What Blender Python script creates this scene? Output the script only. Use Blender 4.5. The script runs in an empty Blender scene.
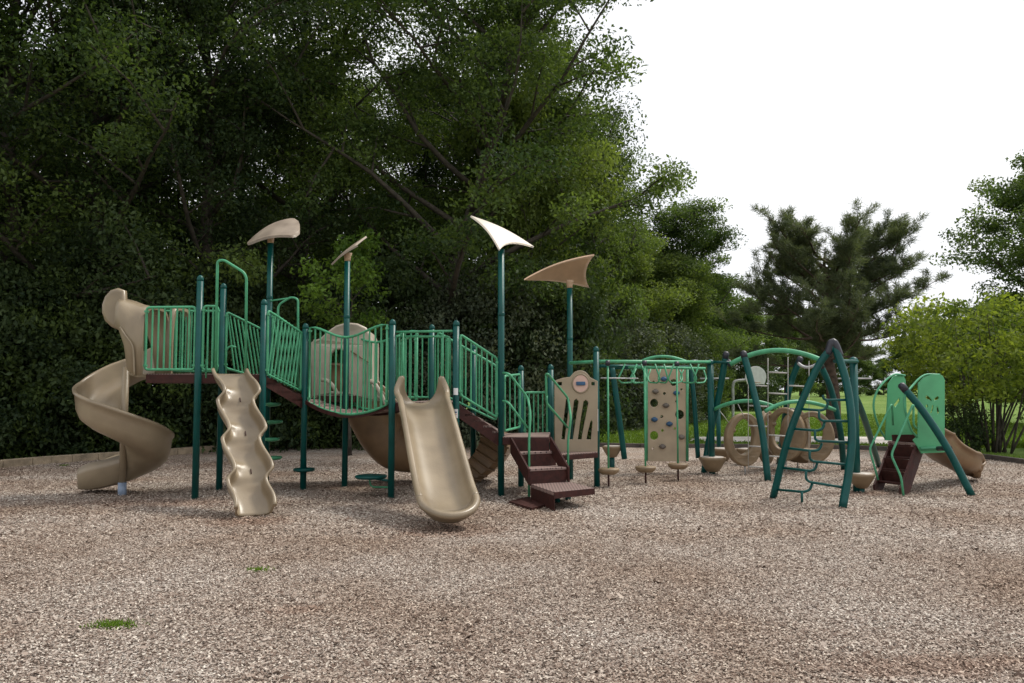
import bpy, bmesh, math, random
import numpy as np
from mathutils import Vector, Matrix

# ------------------------------------------------------------------ scene, camera, light
S = bpy.context.scene
COL = S.collection
F = 784.0; PITCH = math.radians(3.5); EYE = 1.6
cam = bpy.data.cameras.new('camera'); camo = bpy.data.objects.new('camera', cam); COL.objects.link(camo)
cam.sensor_width = 36; cam.lens = F/1024*36; cam.clip_start = .1; cam.clip_end = 3000
camo.location = (0, 0, EYE); camo.rotation_euler = (math.radians(90)+PITCH, 0, 0)
S.camera = camo
SUN_EL, SUN_AZ = math.radians(56), math.radians(62)      # azimuth from +Y towards +X
w = bpy.data.worlds.new("World"); S.world = w; w.use_nodes = True
nt = w.node_tree; bg = nt.nodes['Background']
sky = nt.nodes.new('ShaderNodeTexSky'); sky.sky_type = 'NISHITA'; sky.sun_disc = False
sky.sun_elevation = SUN_EL; sky.sun_rotation = SUN_AZ; sky.dust_density = 6; sky.air_density = 1.0
hs = nt.nodes.new('ShaderNodeHueSaturation'); hs.inputs['Saturation'].default_value = .25
mx = nt.nodes.new('ShaderNodeMix'); mx.data_type = 'RGBA'; mx.inputs[0].default_value = .72
tc = nt.nodes.new('ShaderNodeTexCoord'); ns = nt.nodes.new('ShaderNodeTexNoise'); ns.inputs['Scale'].default_value = 2.2
cr = nt.nodes.new('ShaderNodeValToRGB')
cr.color_ramp.elements[0].position = .3; cr.color_ramp.elements[0].color = (8.8, 9.1, 9.7, 1)
cr.color_ramp.elements[1].position = .7; cr.color_ramp.elements[1].color = (11.2, 11.2, 11.3, 1)
nt.links.new(tc.outputs['Generated'], ns.inputs['Vector']); nt.links.new(ns.outputs[0], cr.inputs[0])
nt.links.new(sky.outputs[0], hs.inputs['Color']); nt.links.new(hs.outputs[0], mx.inputs[6]); nt.links.new(cr.outputs[0], mx.inputs[7])
nt.links.new(mx.outputs[2], bg.inputs[0]); bg.inputs[1].default_value = .1
sl = bpy.data.lights.new('sun', 'SUN'); so = bpy.data.objects.new('sun', sl); COL.objects.link(so)
sl.energy = 2.1; sl.angle = math.radians(10); sl.color = (1, .95, .86)
sd = Vector((math.sin(SUN_AZ)*math.cos(SUN_EL), math.cos(SUN_AZ)*math.cos(SUN_EL), math.sin(SUN_EL)))
so.rotation_euler = sd.to_track_quat('Z', 'Y').to_euler(); so.location = sd*60
S.view_settings.view_transform = 'Standard'; S.view_settings.look = 'None'
S.view_settings.exposure = 0.38; S.view_settings.gamma = 1; S.view_settings.use_curve_mapping = False
S.render.engine = 'CYCLES'; S.cycles.max_bounces = 8; S.cycles.transmission_bounces = 4; S.cycles.diffuse_bounces = 4
S.render.resolution_x = 1024; S.render.resolution_y = 683

# ------------------------------------------------------------------ surveying helpers: a line of sight to a real place
cp, sp = math.cos(PITCH), math.sin(PITCH)
def ray(px, py):
    a = (px-512)/F; b = (341.5-py)/F
    return Vector((a, cp-b*sp, sp+b*cp))
def W(px, py, Y):
    d = ray(px, py); t = Y/d.y; return Vector((d.x*t, Y, EYE+d.z*t))
def Z(px, py, z):
    d = ray(px, py); t = (z-EYE)/d.z; return Vector((d.x*t, d.y*t, z))
def G(px, py): return Z(px, py, 0.0)

# ------------------------------------------------------------------ materials
def mat(name, col, rough=.5, var=.12, scale=6, bump=.0, bscale=60, spec=.5, dirt=None, coat=0):
    m = bpy.data.materials.new(name); m.use_nodes = True; n = m.node_tree; L = n.links
    b = n.nodes['Principled BSDF']; b.inputs['Roughness'].default_value = rough
    b.inputs['Specular IOR Level'].default_value = spec; b.inputs['Coat Weight'].default_value = coat
    t = n.nodes.new('ShaderNodeTexCoord'); a = n.nodes.new('ShaderNodeTexNoise'); a.inputs['Scale'].default_value = scale
    a.inputs['Detail'].default_value = 6; L.new(t.outputs['Object'], a.inputs['Vector'])
    r = n.nodes.new('ShaderNodeValToRGB'); c = col; d = dirt or tuple(x*(1-2*var) for x in c); u = tuple(min(1, x*(1+var)) for x in c)
    r.color_ramp.elements[0].position = .3; r.color_ramp.elements[0].color = (*d, 1)
    r.color_ramp.elements[1].position = .62; r.color_ramp.elements[1].color = (*u, 1)
    L.new(a.outputs[0], r.inputs[0]); L.new(r.outputs[0], b.inputs['Base Color'])
    mr = n.nodes.new('ShaderNodeMapRange'); mr.inputs[3].default_value = max(.05, rough-.12); mr.inputs[4].default_value = min(1, rough+.15)
    L.new(a.outputs[0], mr.inputs[0]); L.new(mr.outputs[0], b.inputs['Roughness'])
    if bump:
        q = n.nodes.new('ShaderNodeTexNoise'); q.inputs['Scale'].default_value = bscale; q.inputs['Detail'].default_value = 5
        L.new(t.outputs['Object'], q.inputs['Vector'])
        k = n.nodes.new('ShaderNodeBump'); k.inputs['Strength'].default_value = bump; k.inputs['Distance'].default_value = .02
        L.new(q.outputs[0], k.inputs['Height']); L.new(k.outputs[0], b.inputs['Normal'])
    return m
M = {}
M['dark'] = mat('dark_green_paint', (.001, .064, .057), .36, .10, 5, .05, 40, spec=.28)
M['panel'] = mat('mint_green_panel', (.085, .36, .17), .45, .08, 3, .05, 40)
M['light'] = mat('light_green_paint', (.068, .31, .160), .42, .10, 7, .05, 40, spec=.4)
M['tan'] = mat('tan_plastic', (.250, .196, .128), .32, .12, 2.2, .07, 50, dirt=(.195, .150, .098))
M['tan_dk'] = mat('ochre_plastic', (.205, .125, .064), .38, .12, 3, .08, 60, dirt=(.14, .085, .045))
M['gate'] = mat('tan_gate_plastic', (.31, .245, .165), .4, .08, 3, .06, 60)
M['wall'] = mat('tan_wall_board', (.40, .31, .21), .5, .08, 3, .05, 50)
M['pod_top'] = mat('sky_sheen_pod_top', (.42, .37, .32), .4, .1, 6)  # paler than the bowl: the sky's reflection is painted into this colour
M['hold'] = mat('brown_grey_hold', (.15, .125, .105), .55)
M['tan_pod'] = mat('tan_pod_plastic', (.215, .150, .086), .45, .12, 4, .1, 60)
M['sail'] = mat('sail_plastic', (.27, .215, .165), .5, .10, 4, .1, 50, dirt=(.21, .165, .125))
M['hood'] = mat('pale_hood_plastic', (.40, .345, .27), .4, .1, 4, .06, 60)
M['sail_skylit'] = mat('skylit_sail_plastic', (.70, .62, .52), .45, .06, 4, .1, 50)  # same kind of sail, with the bright skylight painted into its colour
M['sail_warm'] = mat('warm_sail_plastic', (.42, .28, .185), .5, .08, 4, .1, 50)
M['brown'] = mat('brown_coated_steel', (.045, .014, .011), .6, .2, 14, .2, 120, spec=.25)
M['blue'] = mat('blue_plastic', (.025, .085, .18), .4)
M['grey'] = mat('galvanised_steel', (.38, .38, .38), .4, .15, 10)
M['cable'] = mat('net_cable', (.42, .40, .37), .6)
M['black'] = mat('black_cap', (.02, .02, .03), .4)
M['pink'] = mat('faded_pink_disc', (.60, .40, .33), .5, .06)
M['white'] = mat('white_sticker', (.75, .75, .75), .5, .05)
M['foot'] = mat('blue_grey_foot', (.22, .28, .38), .5)
M['timber'] = mat('weathered_timber', (.30, .235, .16), .85, .2, 5, .5, 40)
M['timber_dk'] = mat('dark_timber', (.08, .065, .055), .85, .2, 5, .5, 40)
M['bark'] = mat('bark', (.048, .038, .029), .9, .3, 8, 1.0, 18)
M['bark_red'] = mat('pine_bark', (.085, .055, .040), .9, .3, 8, 1.0, 18)
M['concrete'] = mat('path_concrete', (.60, .55, .51), .85, .08, .8, .3, 60)

def grip(name, base, dark, cell=42):     # coated punched-steel decking with small round holes
    m = mat(name, base, .5, .15, 12); n = m.node_tree; L = n.links; b = n.nodes['Principled BSDF']
    t = n.nodes.new('ShaderNodeTexCoord'); v = n.nodes.new('ShaderNodeTexVoronoi'); v.inputs['Scale'].default_value = cell
    v.inputs['Randomness'].default_value = 0; L.new(t.outputs['Object'], v.inputs['Vector'])
    r = n.nodes.new('ShaderNodeValToRGB'); r.color_ramp.elements[0].position = .28; r.color_ramp.elements[0].color = (*dark, 1)
    r.color_ramp.elements[1].position = .36; r.color_ramp.elements[1].color = (*base, 1)
    L.new(v.outputs['Distance'], r.inputs[0]); L.new(r.outputs[0], b.inputs['Base Color'])
    return m
M['deck'] = grip('punched_deck', (.24, .165, .145), (.022, .010, .009), 24)

def leafmat(name, dark, light, trans=.35, rough=.5):
    m = bpy.data.materials.new(name); m.use_nodes = True; n = m.node_tree; L = n.links
    b = n.nodes['Principled BSDF']; b.inputs['Roughness'].default_value = .6; b.inputs['Specular IOR Level'].default_value = .2
    a = n.nodes.new('ShaderNodeAttribute'); a.attribute_name = 'tint'
    r = n.nodes.new('ShaderNodeValToRGB'); r.color_ramp.elements[0].color = (*dark, 1); r.color_ramp.elements[1].color = (*light, 1)
    L.new(a.outputs['Fac'], r.inputs[0]); L.new(r.outputs[0], b.inputs['Base Color'])
    tr = n.nodes.new('ShaderNodeBsdfTranslucent'); g = n.nodes.new('ShaderNodeMix'); g.data_type = 'RGBA'; g.blend_type = 'MULTIPLY'
    g.inputs[0].default_value = 1; L.new(r.outputs[0], g.inputs[6]); g.inputs[7].default_value = (1.55, 1.6, .7, 1)
    L.new(g.outputs[2], tr.inputs['Color'])
    ms = n.nodes.new('ShaderNodeMixShader'); ms.inputs[0].default_value = trans
    L.new(b.outputs[0], ms.inputs[1]); L.new(tr.outputs[0], ms.inputs[2]); L.new(ms.outputs[0], n.nodes['Material Output'].inputs[0])
    return m
M['leaf'] = leafmat('leaves_mid', (.032, .058, .021), (.135, .19, .052), .40)
M['leaf_lit'] = leafmat('leaves_sunlit', (.042, .072, .022), (.175, .225, .060), .42)  # brighter copy of the mid leaves, light on the foliage put into the colour
M['leaf_dk'] = leafmat('leaves_dark', (.021, .040, .019), (.075, .108, .040), .35)
M['leaf_gr'] = leafmat('leaves_greyish', (.050, .068, .045), (.135, .16, .095), .25)
M['leaf_yl'] = leafmat('leaves_yellow_green', (.050, .085, .018), (.25, .30, .05), .45)
M['leaf_br'] = leafmat('leaves_bright', (.05, .10, .02), (.15, .24, .04), .4)
M['needle'] = leafmat('pine_needles', (.055, .075, .045), (.14, .165, .09), .32)
M['blade'] = leafmat('grass_blades', (.07, .13, .018), (.18, .27, .045), .35)
M['blade_lawn'] = leafmat('lawn_blades', (.06, .115, .012), (.15, .22, .03), .35)

# wood chips: the sheet below and the loose chips on it share this colouring
def chipmat(name, use_attr):
    m = bpy.data.materials.new(name); m.use_nodes = True; n = m.node_tree; L = n.links
    b = n.nodes['Principled BSDF']; b.inputs['Roughness'].default_value = .85; b.inputs['Specular IOR Level'].default_value = .25
    geo = n.nodes.new('ShaderNodeNewGeometry')
    ramp = n.nodes.new('ShaderNodeValToRGB'); e = ramp.color_ramp.elements
    e[0].position = 0; e[0].color = (.060, .042, .034, 1); e[1].position = 1; e[1].color = (.74, .68, .59, 1)
    for p, c in ((.20, (.15, .105, .082)), (.5, (.315, .255, .215)), (.8, (.48, .425, .375))):
        x = e.new(p); x.color = (*c, 1)
    if use_attr:
        a = n.nodes.new('ShaderNodeAttribute'); a.attribute_name = 'tint'; L.new(a.outputs['Fac'], ramp.inputs[0])
    else:
        mp = n.nodes.new('ShaderNodeMapping'); mp.inputs['Scale'].default_value = (1, 1, .2); L.new(geo.outputs['Position'], mp.inputs[0])
        wn = n.nodes.new('ShaderNodeTexNoise'); wn.inputs['Scale'].default_value = 14; wn.inputs['Detail'].default_value = 2; L.new(mp.outputs[0], wn.inputs['Vector'])
        ad = n.nodes.new('ShaderNodeVectorMath'); ad.operation = 'MULTIPLY_ADD'; ad.inputs[1].default_value = (.05, .05, 0)
        L.new(wn.outputs['Color'], ad.inputs[0]); L.new(mp.outputs[0], ad.inputs[2])
        v = n.nodes.new('ShaderNodeTexVoronoi'); v.inputs['Scale'].default_value = 60; L.new(ad.outputs[0], v.inputs['Vector'])
        sx = n.nodes.new('ShaderNodeSeparateColor'); L.new(v.outputs['Color'], sx.inputs[0]); L.new(sx.outputs[0], ramp.inputs[0])
        bp = n.nodes.new('ShaderNodeBump'); bp.inputs['Strength'].default_value = .8; bp.inputs['Distance'].default_value = .015
        L.new(v.outputs['Distance'], bp.inputs['Height']); L.new(bp.outputs[0], b.inputs['Normal'])
    big = n.nodes.new('ShaderNodeTexNoise'); big.inputs['Scale'].default_value = .55; big.inputs['Detail'].default_value = 5; L.new(geo.outputs['Position'], big.inputs['Vector'])
    r2 = n.nodes.new('ShaderNodeValToRGB'); q = r2.color_ramp.elements
    q[0].position = .34; q[0].color = (.80, .70, .62, 1); q[1].position = .62; q[1].color = (1.08, 1.08, 1.07, 1)
    L.new(big.outputs[0], r2.inputs[0])
    mm = n.nodes.new('ShaderNodeMix'); mm.data_type = 'RGBA'; mm.blend_type = 'MULTIPLY'; mm.inputs[0].default_value = 1
    L.new(ramp.outputs[0], mm.inputs[6]); L.new(r2.outputs[0], mm.inputs[7])
    # worn patches of reddish older mulch
    prev = mm.outputs[2]
    for (cx_, cy_, rx_, ry_) in ((2.45, 4.62, .75, .22), (-.75, 9.0, .75, .55), (-3.2, 9.6, .5, .35), (5.4, 12.2, .5, .4), (-4.9, 11.2, 1.6, .5), (-1.55, 5.8, .25, .12)):
        sb = n.nodes.new('ShaderNodeVectorMath'); sb.operation = 'SUBTRACT'; sb.inputs[1].default_value = (cx_, cy_, 0); L.new(geo.outputs['Position'], sb.inputs[0])
        ml = n.nodes.new('ShaderNodeVectorMath'); ml.operation = 'MULTIPLY'; ml.inputs[1].default_value = (1/rx_, 1/ry_, 0); L.new(sb.outputs[0], ml.inputs[0])
        ln = n.nodes.new('ShaderNodeVectorMath'); ln.operation = 'LENGTH'; L.new(ml.outputs[0], ln.inputs[0])
        nz = n.nodes.new('ShaderNodeTexNoise'); nz.inputs['Scale'].default_value = 5; nz.inputs['Detail'].default_value = 5; L.new(geo.outputs['Position'], nz.inputs['Vector'])
        ad2 = n.nodes.new('ShaderNodeMath'); ad2.operation = 'MULTIPLY_ADD'; ad2.inputs[1].default_value = 2.2; L.new(nz.outputs[0], ad2.inputs[0]); L.new(ln.outputs['Value'], ad2.inputs[2])
        rp2 = n.nodes.new('ShaderNodeMapRange'); rp2.inputs[1].default_value = 1.6; rp2.inputs[2].default_value = 2.3; rp2.inputs[3].default_value = .55; rp2.inputs[4].default_value = 0; L.new(ad2.outputs[0], rp2.inputs[0])
        m3 = n.nodes.new('ShaderNodeMix'); m3.data_type = 'RGBA'; m3.blend_type = 'MULTIPLY'; L.new(rp2.outputs[0], m3.inputs[0]); L.new(prev, m3.inputs[6]); m3.inputs[7].default_value = (.66, .50, .42, 1); prev = m3.outputs[2]
    L.new(prev, b.inputs['Base Color'])
    return m
M['chips'] = chipmat('wood_chip_bed', False); M['chip'] = chipmat('loose_wood_chips', True)

def lawnmat():
    m = bpy.data.materials.new('lawn'); m.use_nodes = True; n = m.node_tree; L = n.links; b = n.nodes['Principled BSDF']
    b.inputs['Roughness'].default_value = .9; b.inputs['Specular IOR Level'].default_value = .1
    g = n.nodes.new('ShaderNodeNewGeometry'); a = n.nodes.new('ShaderNodeTexNoise'); a.inputs['Scale'].default_value = .25; a.inputs['Detail'].default_value = 8
    a.inputs['Roughness'].default_value = .7
    L.new(g.outputs['Position'], a.inputs['Vector']); r = n.nodes.new('ShaderNodeValToRGB')
    r.color_ramp.elements[0].position = .3; r.color_ramp.elements[0].color = (.085, .165, .028, 1)
    r.color_ramp.elements[1].position = .7; r.color_ramp.elements[1].color = (.21, .29, .075, 1)
    L.new(a.outputs[0], r.inputs[0]); L.new(r.outputs[0], b.inputs['Base Color'])
    f = n.nodes.new('ShaderNodeTexNoise'); f.inputs['Scale'].default_value = 25; L.new(g.outputs['Position'], f.inputs['Vector'])
    k = n.nodes.new('ShaderNodeBump'); k.inputs['Strength'].default_value = 1; k.inputs['Distance'].default_value = .06
    L.new(f.outputs[0], k.inputs['Height']); L.new(k.outputs[0], b.inputs['Normal']); return m
M['lawn'] = lawnmat()
M['soil'] = mat('forest_floor', (.045, .035, .022), .95, .3, 3, .8, 20)

# ------------------------------------------------------------------ mesh helpers
def tag(o, label=None, cat=None, group=None, kind=None):
    if label: o['label'] = label
    if cat: o['category'] = cat
    if group: o['group'] = group
    if kind: o['kind'] = kind
    return o
def thing(name, loc, label, cat, group=None):
    o = bpy.data.objects.new(name, None); COL.objects.link(o); o.location = loc; o.empty_display_size = .2
    return tag(o, label, cat, group)

class MB:
    def __init__(s): s.v = []; s.f = []; s.sm = []
    def add(s, vs, fs, smooth=False):
        k = len(s.v); s.v += [tuple(v) for v in vs]; s.f += [tuple(i+k for i in f) for f in fs]; s.sm += [smooth]*len(fs); return s
    def tube(s, pts, r, n=10, caps=True, closed=False):
        pts = [Vector(p) for p in pts]; N = len(pts)
        rs = r if isinstance(r, (list, tuple)) else [r]*N
        T = []
        for i in range(N):
            a = pts[(i-1) % N] if (closed or i > 0) else pts[i]; b = pts[(i+1) % N] if (closed or i < N-1) else pts[i]
            d = b-a; T.append(d.normalized() if d.length > 1e-9 else Vector((0, 0, 1)))
        up = Vector((0, 0, 1)) if abs(T[0].z) < .9 else Vector((1, 0, 0))
        u = T[0].cross(up).normalized(); vs = []
        for i in range(N):
            u = (u-T[i]*u.dot(T[i])).normalized(); w_ = T[i].cross(u)
            for k in range(n):
                a = 2*math.pi*k/n; vs.append(pts[i]+(u*math.cos(a)+w_*math.sin(a))*rs[i])
        fs = []
        for i in range(N if closed else N-1):
            j = (i+1) % N
            for k in range(n): fs.append((i*n+k, i*n+(k+1) % n, j*n+(k+1) % n, j*n+k))
        s.add(vs, fs, True)
        if caps and not closed:
            k0 = len(s.v)-N*n
            s.f.append(tuple(k0+k for k in reversed(range(n)))); s.f.append(tuple(k0+(N-1)*n+k for k in range(n))); s.sm += [False, False]
        return s
    def ring_stack(s, rings, smooth=True, cap=True):        # rings: equal-length closed loops
        n = len(rings[0]); vs = [v for r in rings for v in r]; fs = []
        for i in range(len(rings)-1):
            for k in range(n): fs.append((i*n+k, i*n+(k+1) % n, (i+1)*n+(k+1) % n, (i+1)*n+k))
        k0 = len(s.v); s.add(vs, fs, smooth)
        if cap:
            m = len(rings)-1
            s.f.append(tuple(k0+k for k in reversed(range(n)))); s.f.append(tuple(k0+m*n+k for k in range(n))); s.sm += [False, False]
        return s
    def lathe(s, prof, c, n=20, sx=1, sy=1):
        c = Vector(c)
        return s.ring_stack([[c+Vector((r*math.cos(2*math.pi*k/n)*sx, r*math.sin(2*math.pi*k/n)*sy, z)) for k in range(n)] for r, z in prof])
    def prism(s, poly, z0, z1):                              # poly: list of xyz or xy, extruded vertically
        n = len(poly); vs = [(p[0], p[1], z0) for p in poly]+[(p[0], p[1], z1) for p in poly]
        return s.add(vs, [tuple(reversed(range(n))), tuple(range(n, 2*n))]+[(i, (i+1) % n, n+(i+1) % n, n+i) for i in range(n)])
    def slab(s, quad, down):                                 # four xyz points, extruded by a vector
        q = [Vector(p) for p in quad]; d = Vector(down); n = len(q)
        return s.add(q+[p+d for p in q], [tuple(range(n)), tuple(reversed(range(n, 2*n)))]+[(i, n+i, n+(i+1) % n, (i+1) % n) for i in range(n)])
    def box(s, c, d, rot=None):
        c = Vector(c); R = rot or Matrix.Identity(3); vs = []
        for x in (-.5, .5):
            for y in (-.5, .5):
                for z in (-.5, .5): vs.append(c+R @ Vector((x*d[0], y*d[1], z*d[2])))
        return s.add(vs, [(0, 1, 3, 2), (4, 6, 7, 5), (0, 4, 5, 1), (2, 3, 7, 6), (0, 2, 6, 4), (1, 5, 7, 3)])
    def build(s, name, m, parent=None, bevel=0):
        me = bpy.data.meshes.new(name); org = Vector(parent.location) if parent and parent.get('category') else Vector((0, 0, 0))
        if parent and not parent.get('category'): org = Vector(parent.get('_org', (0, 0, 0)))
        me.from_pydata([tuple(Vector(v)-org) for v in s.v], [], s.f)
        me.polygons.foreach_set('use_smooth', s.sm)
        bm = bmesh.new(); bm.from_mesh(me); bmesh.ops.recalc_face_normals(bm, faces=bm.faces); bm.to_mesh(me); bm.free()
        me.materials.append(m); o = bpy.data.objects.new(name, me); COL.objects.link(o)
        if parent: o.parent = parent; ORG[o.name] = org
        if bevel:
            b = o.modifiers.new('bevel', 'BEVEL'); b.width = bevel; b.segments = 2; b.limit_method = 'ANGLE'
        return o
ORG = {}
class _P:  # sub-part parent origin lookup
    pass
_old = MB.build
def build(s, name, m, parent=None, bevel=0):
    # children of a part use the same local frame as the thing (parts sit at the thing's origin)
    root = parent
    while root is not None and root.parent is not None: root = root.parent
    org = Vector(root.location) if root is not None else Vector((0, 0, 0))
    me = bpy.data.meshes.new(name); me.from_pydata([tuple(Vector(v)-org) for v in s.v], [], s.f)
    me.polygons.foreach_set('use_smooth', s.sm)
    bm = bmesh.new(); bm.from_mesh(me); bmesh.ops.recalc_face_normals(bm, faces=bm.faces); bm.to_mesh(me); bm.free()
    me.materials.append(m); o = bpy.data.objects.new(name, me); COL.objects.link(o)
    if parent is not None: o.parent = parent
    if bevel:
        b = o.modifiers.new('bevel', 'BEVEL'); b.width = bevel; b.segments = 2; b.limit_method = 'ANGLE'
    return o
MB.build = build

def fillet(pts, r=.08, n=5, closed=False):
    pts = [Vector(p) for p in pts]; out = []; N = len(pts)
    for i, p in enumerate(pts):
        if not closed and (i == 0 or i == N-1): out.append(p); continue
        a, b = pts[i-1], pts[(i+1) % N]; da, db = a-p, b-p; k = min(r, da.length*.45, db.length*.45)
        A, B = p+da.normalized()*k, p+db.normalized()*k
        for j in range(n+1):
            t = j/n; out.append(A*(1-t)**2+p*2*t*(1-t)+B*t*t)
    return out
def arc3(a, m, b, n=14):                # quadratic through a, m, b
    a, m, b = Vector(a), Vector(m), Vector(b); c = m*2-(a+b)*.5
    return [a*(1-t)**2+c*2*t*(1-t)+b*t*t for t in [i/n for i in range(n+1)]]
def smooth(pts, n=6):                   # Catmull-Rom
    P = [Vector(p) for p in pts]; P = [P[0]*2-P[1]]+P+[P[-1]*2-P[-2]]; out = []
    for i in range(1, len(P)-2):
        for k in range(n):
            t = k/n; a, b, c, d = P[i-1:i+3]
            out.append(.5*((2*b)+(c-a)*t+(2*a-5*b+4*c-d)*t*t+(3*b-a-3*c+d)*t**3))
    out.append(P[-2]); return out
def cut_panel(name, loops, thick, m, frame, parent=None, bev=.008):     # flat plate with cut-outs; frame(x, z, d) -> world
    cu = bpy.data.curves.new(name, 'CURVE'); cu.dimensions = '2D'; cu.fill_mode = 'BOTH'; cu.extrude = thick/2-bev; cu.bevel_depth = bev; cu.bevel_resolution = 2
    for lp in loops:
        sp_ = cu.splines.new('POLY'); sp_.points.add(len(lp)-1); sp_.use_cyclic_u = True
        for i, (x, z) in enumerate(lp): sp_.points[i].co = (x, z, 0, 1)
    tmp = bpy.data.objects.new('tmp', cu); me = bpy.data.meshes.new_from_object(tmp)
    root = parent
    while root is not None and root.parent is not None: root = root.parent
    org = Vector(root.location) if root is not None else Vector((0, 0, 0))
    for v in me.vertices: v.co = frame(v.co.x, v.co.y, v.co.z)-org
    bpy.data.objects.remove(tmp); bpy.data.curves.remove(cu)
    bm = bmesh.new(); bm.from_mesh(me); bmesh.ops.remove_doubles(bm, verts=bm.verts, dist=1e-5)
    bmesh.ops.recalc_face_normals(bm, faces=bm.faces); bm.to_mesh(me); bm.free()
    me.materials.clear(); me.materials.append(m); me.name = name
    o = bpy.data.objects.new(name, me); COL.objects.link(o)
    if parent is not None: o.parent = parent
    return o
def ell(cx, cz, rx, rz, n=28, rot=0): return [(cx+rx*math.cos(a)*math.cos(rot)-rz*math.sin(a)*math.sin(rot), cz+rx*math.cos(a)*math.sin(rot)+rz*math.sin(a)*math.cos(rot)) for a in [2*math.pi*k/n for k in range(n)]]

# ------------------------------------------------------------------ setting
def struct(o): o['kind'] = 'structure'; return o
def sheet(name, pts, z, m): return struct(MB().add([(p[0], p[1], z) for p in pts], [tuple(range(len(pts)))]).build(name, m))
# terrain: one sheet to the horizon, swelling gently behind the lawn
vs, fs = [], []
xs = sorted(set([-1500, -700, -300]+list(range(-120, 121, 6))+[300, 700, 1500])); ys = sorted(set([-300, -60]+list(range(-18, 150, 6))+[250, 500, 900, 1800]))
for y in ys:
    for x in xs:
        h = .0
        if y > 36: h = .75*(1-math.cos(min(1, (y-36)/50)*math.pi))/2*1.1
        vs.append((x, y, h-.012))
for j in range(len(ys)-1):
    for i in range(len(xs)-1):
        a = j*len(xs)+i; fs.append((a, a+1, a+len(xs)+1, a+len(xs)))
struct(MB().add(vs, fs, True).build('ground', M['lawn']))
EDGE = [G(-520, 520), G(-200, 487), G(0, 468), G(70, 462), G(150, 456.5), G(225, 451), G(300, 447), G(400, 444.5), G(520, 445), G(640, 447.5), G(760, 448), G(860, 449.5), G(940, 454), G(1024, 464), G(1120, 480), G(1400, 520)]
bed = [(p.x, p.y) for p in EDGE]+[(16, 6), (16, -8), (-16, -8), (-16, 6)]
sheet('wood_chip_bed', bed, 0.0, M['chips'])
# forest floor under the trees
ff = [(EDGE[i].x, EDGE[i].y+.35) for i in range(0, 8)]+[(1.2, 23.5), (2.5, 29), (4, 34), (12, 42), (15, 60), (-60, 60), (-60, 10)]
sheet('forest_floor', ff, -.005, M['soil'])
# concrete path behind the beds
pth = [Z(690, 437, .0), Z(800, 436.5, 0), Z(900, 437, 0), Z(925, 436, 0), Z(950, 433, 0), Z(962, 434.5, 0), Z(935, 441, 0), Z(900, 444.5, 0), Z(800, 443, 0), Z(690, 441, 0)]
sheet('path', pth, .004, M['concrete'])
# timber edging
def edging(i0, i1, m, hgt, wd, name):
    b = MB()
    pts = smooth(EDGE[i0:i1], 3)
    for a, c in zip(pts[:-1], pts[1:]):
        d = Vector((c.x-a.x, c.y-a.y, 0)); L_ = d.length; ang = math.atan2(d.y, d.x)
        b.box(((a.x+c.x)/2, (a.y+c.y)/2, hgt/2-.03), (L_-.012, wd, hgt+.06), Matrix.Rotation(ang, 3, 'Z'))
    return struct(b.build(name, m, None, .012))
edging(0, 8, M['timber'], .16, .20, 'timber_edging'); edging(7, 16, M['timber_dk'], .11, .12, 'timber_edging')

# quick mesh from numpy quads with a per-vertex 'tint'
def npmesh(name, V, nq, tint, m, parent=None, org=(0, 0, 0), quad=4):
    me = bpy.data.meshes.new(name); V = V-np.array(org); nv = len(V)
    me.vertices.add(nv); me.vertices.foreach_set('co', V.astype(np.float32).ravel())
    me.loops.add(nv); me.loops.foreach_set('vertex_index', np.arange(nv, dtype=np.int32))
    me.polygons.add(nq); me.polygons.foreach_set('loop_start', np.arange(0, nv, quad, dtype=np.int32))
    try: me.polygons.foreach_set('loop_total', np.full(nq, quad, dtype=np.int32))
    except Exception: pass
    me.update(calc_edges=True)
    at = me.attributes.new('tint', 'FLOAT', 'POINT'); at.data.foreach_set('value', tint.astype(np.float32))
    me.materials.append(m); o = bpy.data.objects.new(name, me); COL.objects.link(o)
    if parent is not None: o.parent = parent
    return o

# loose wood chips
rg = np.random.default_rng(5)
def chips(n, y0, y1, power, sc):
    Y = y0+(y1-y0)*rg.random(n)**power; X = (rg.random(n)*2-1)*(.70*Y+.6)
    l = rg.uniform(.012, .032, n)*sc; wd = rg.uniform(.004, .010, n)*sc; a = rg.uniform(0, np.pi, n)
    tz = rg.normal(0, .28, n); rz = rg.normal(0, .35, n)
    d = np.stack([np.cos(a)*np.cos(tz), np.sin(a)*np.cos(tz), np.sin(tz)], 1); s_ = np.stack([-np.sin(a)*np.cos(rz), np.cos(a)*np.cos(rz), np.sin(rz)], 1)
    c = np.stack([X, Y, rg.uniform(.004, .020, n)], 1); t = np.clip(rg.beta(1.9, 1.7, n), 0, 1)
    V = np.stack([c-d*l[:, None]*.5-s_*wd[:, None], c+d*l[:, None]*.5-s_*wd[:, None]*rg.uniform(.3, 1, n)[:, None], c+d*l[:, None]*.55+s_*wd[:, None]*rg.uniform(.3, 1, n)[:, None], c-d*l[:, None]*.5+s_*wd[:, None]], 1).reshape(-1, 3)
    return V, np.repeat(t, 4)
A = chips(330000, 3.4, 8.5, 1.0, .70); B = chips(260000, 8.5, 18, 1.0, 1.0)
D_ = chips(2600, 3.4, 16, 1.2, 2.3)
V = np.concatenate([A[0], B[0], D_[0]]); T = np.concatenate([A[1], B[1], D_[1]*.8])
tag(npmesh('wood_chips', V, len(V)//4, T, M['chip']), 'loose grey brown wood chips covering the play area', 'wood chips', None, 'stuff')

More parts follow.
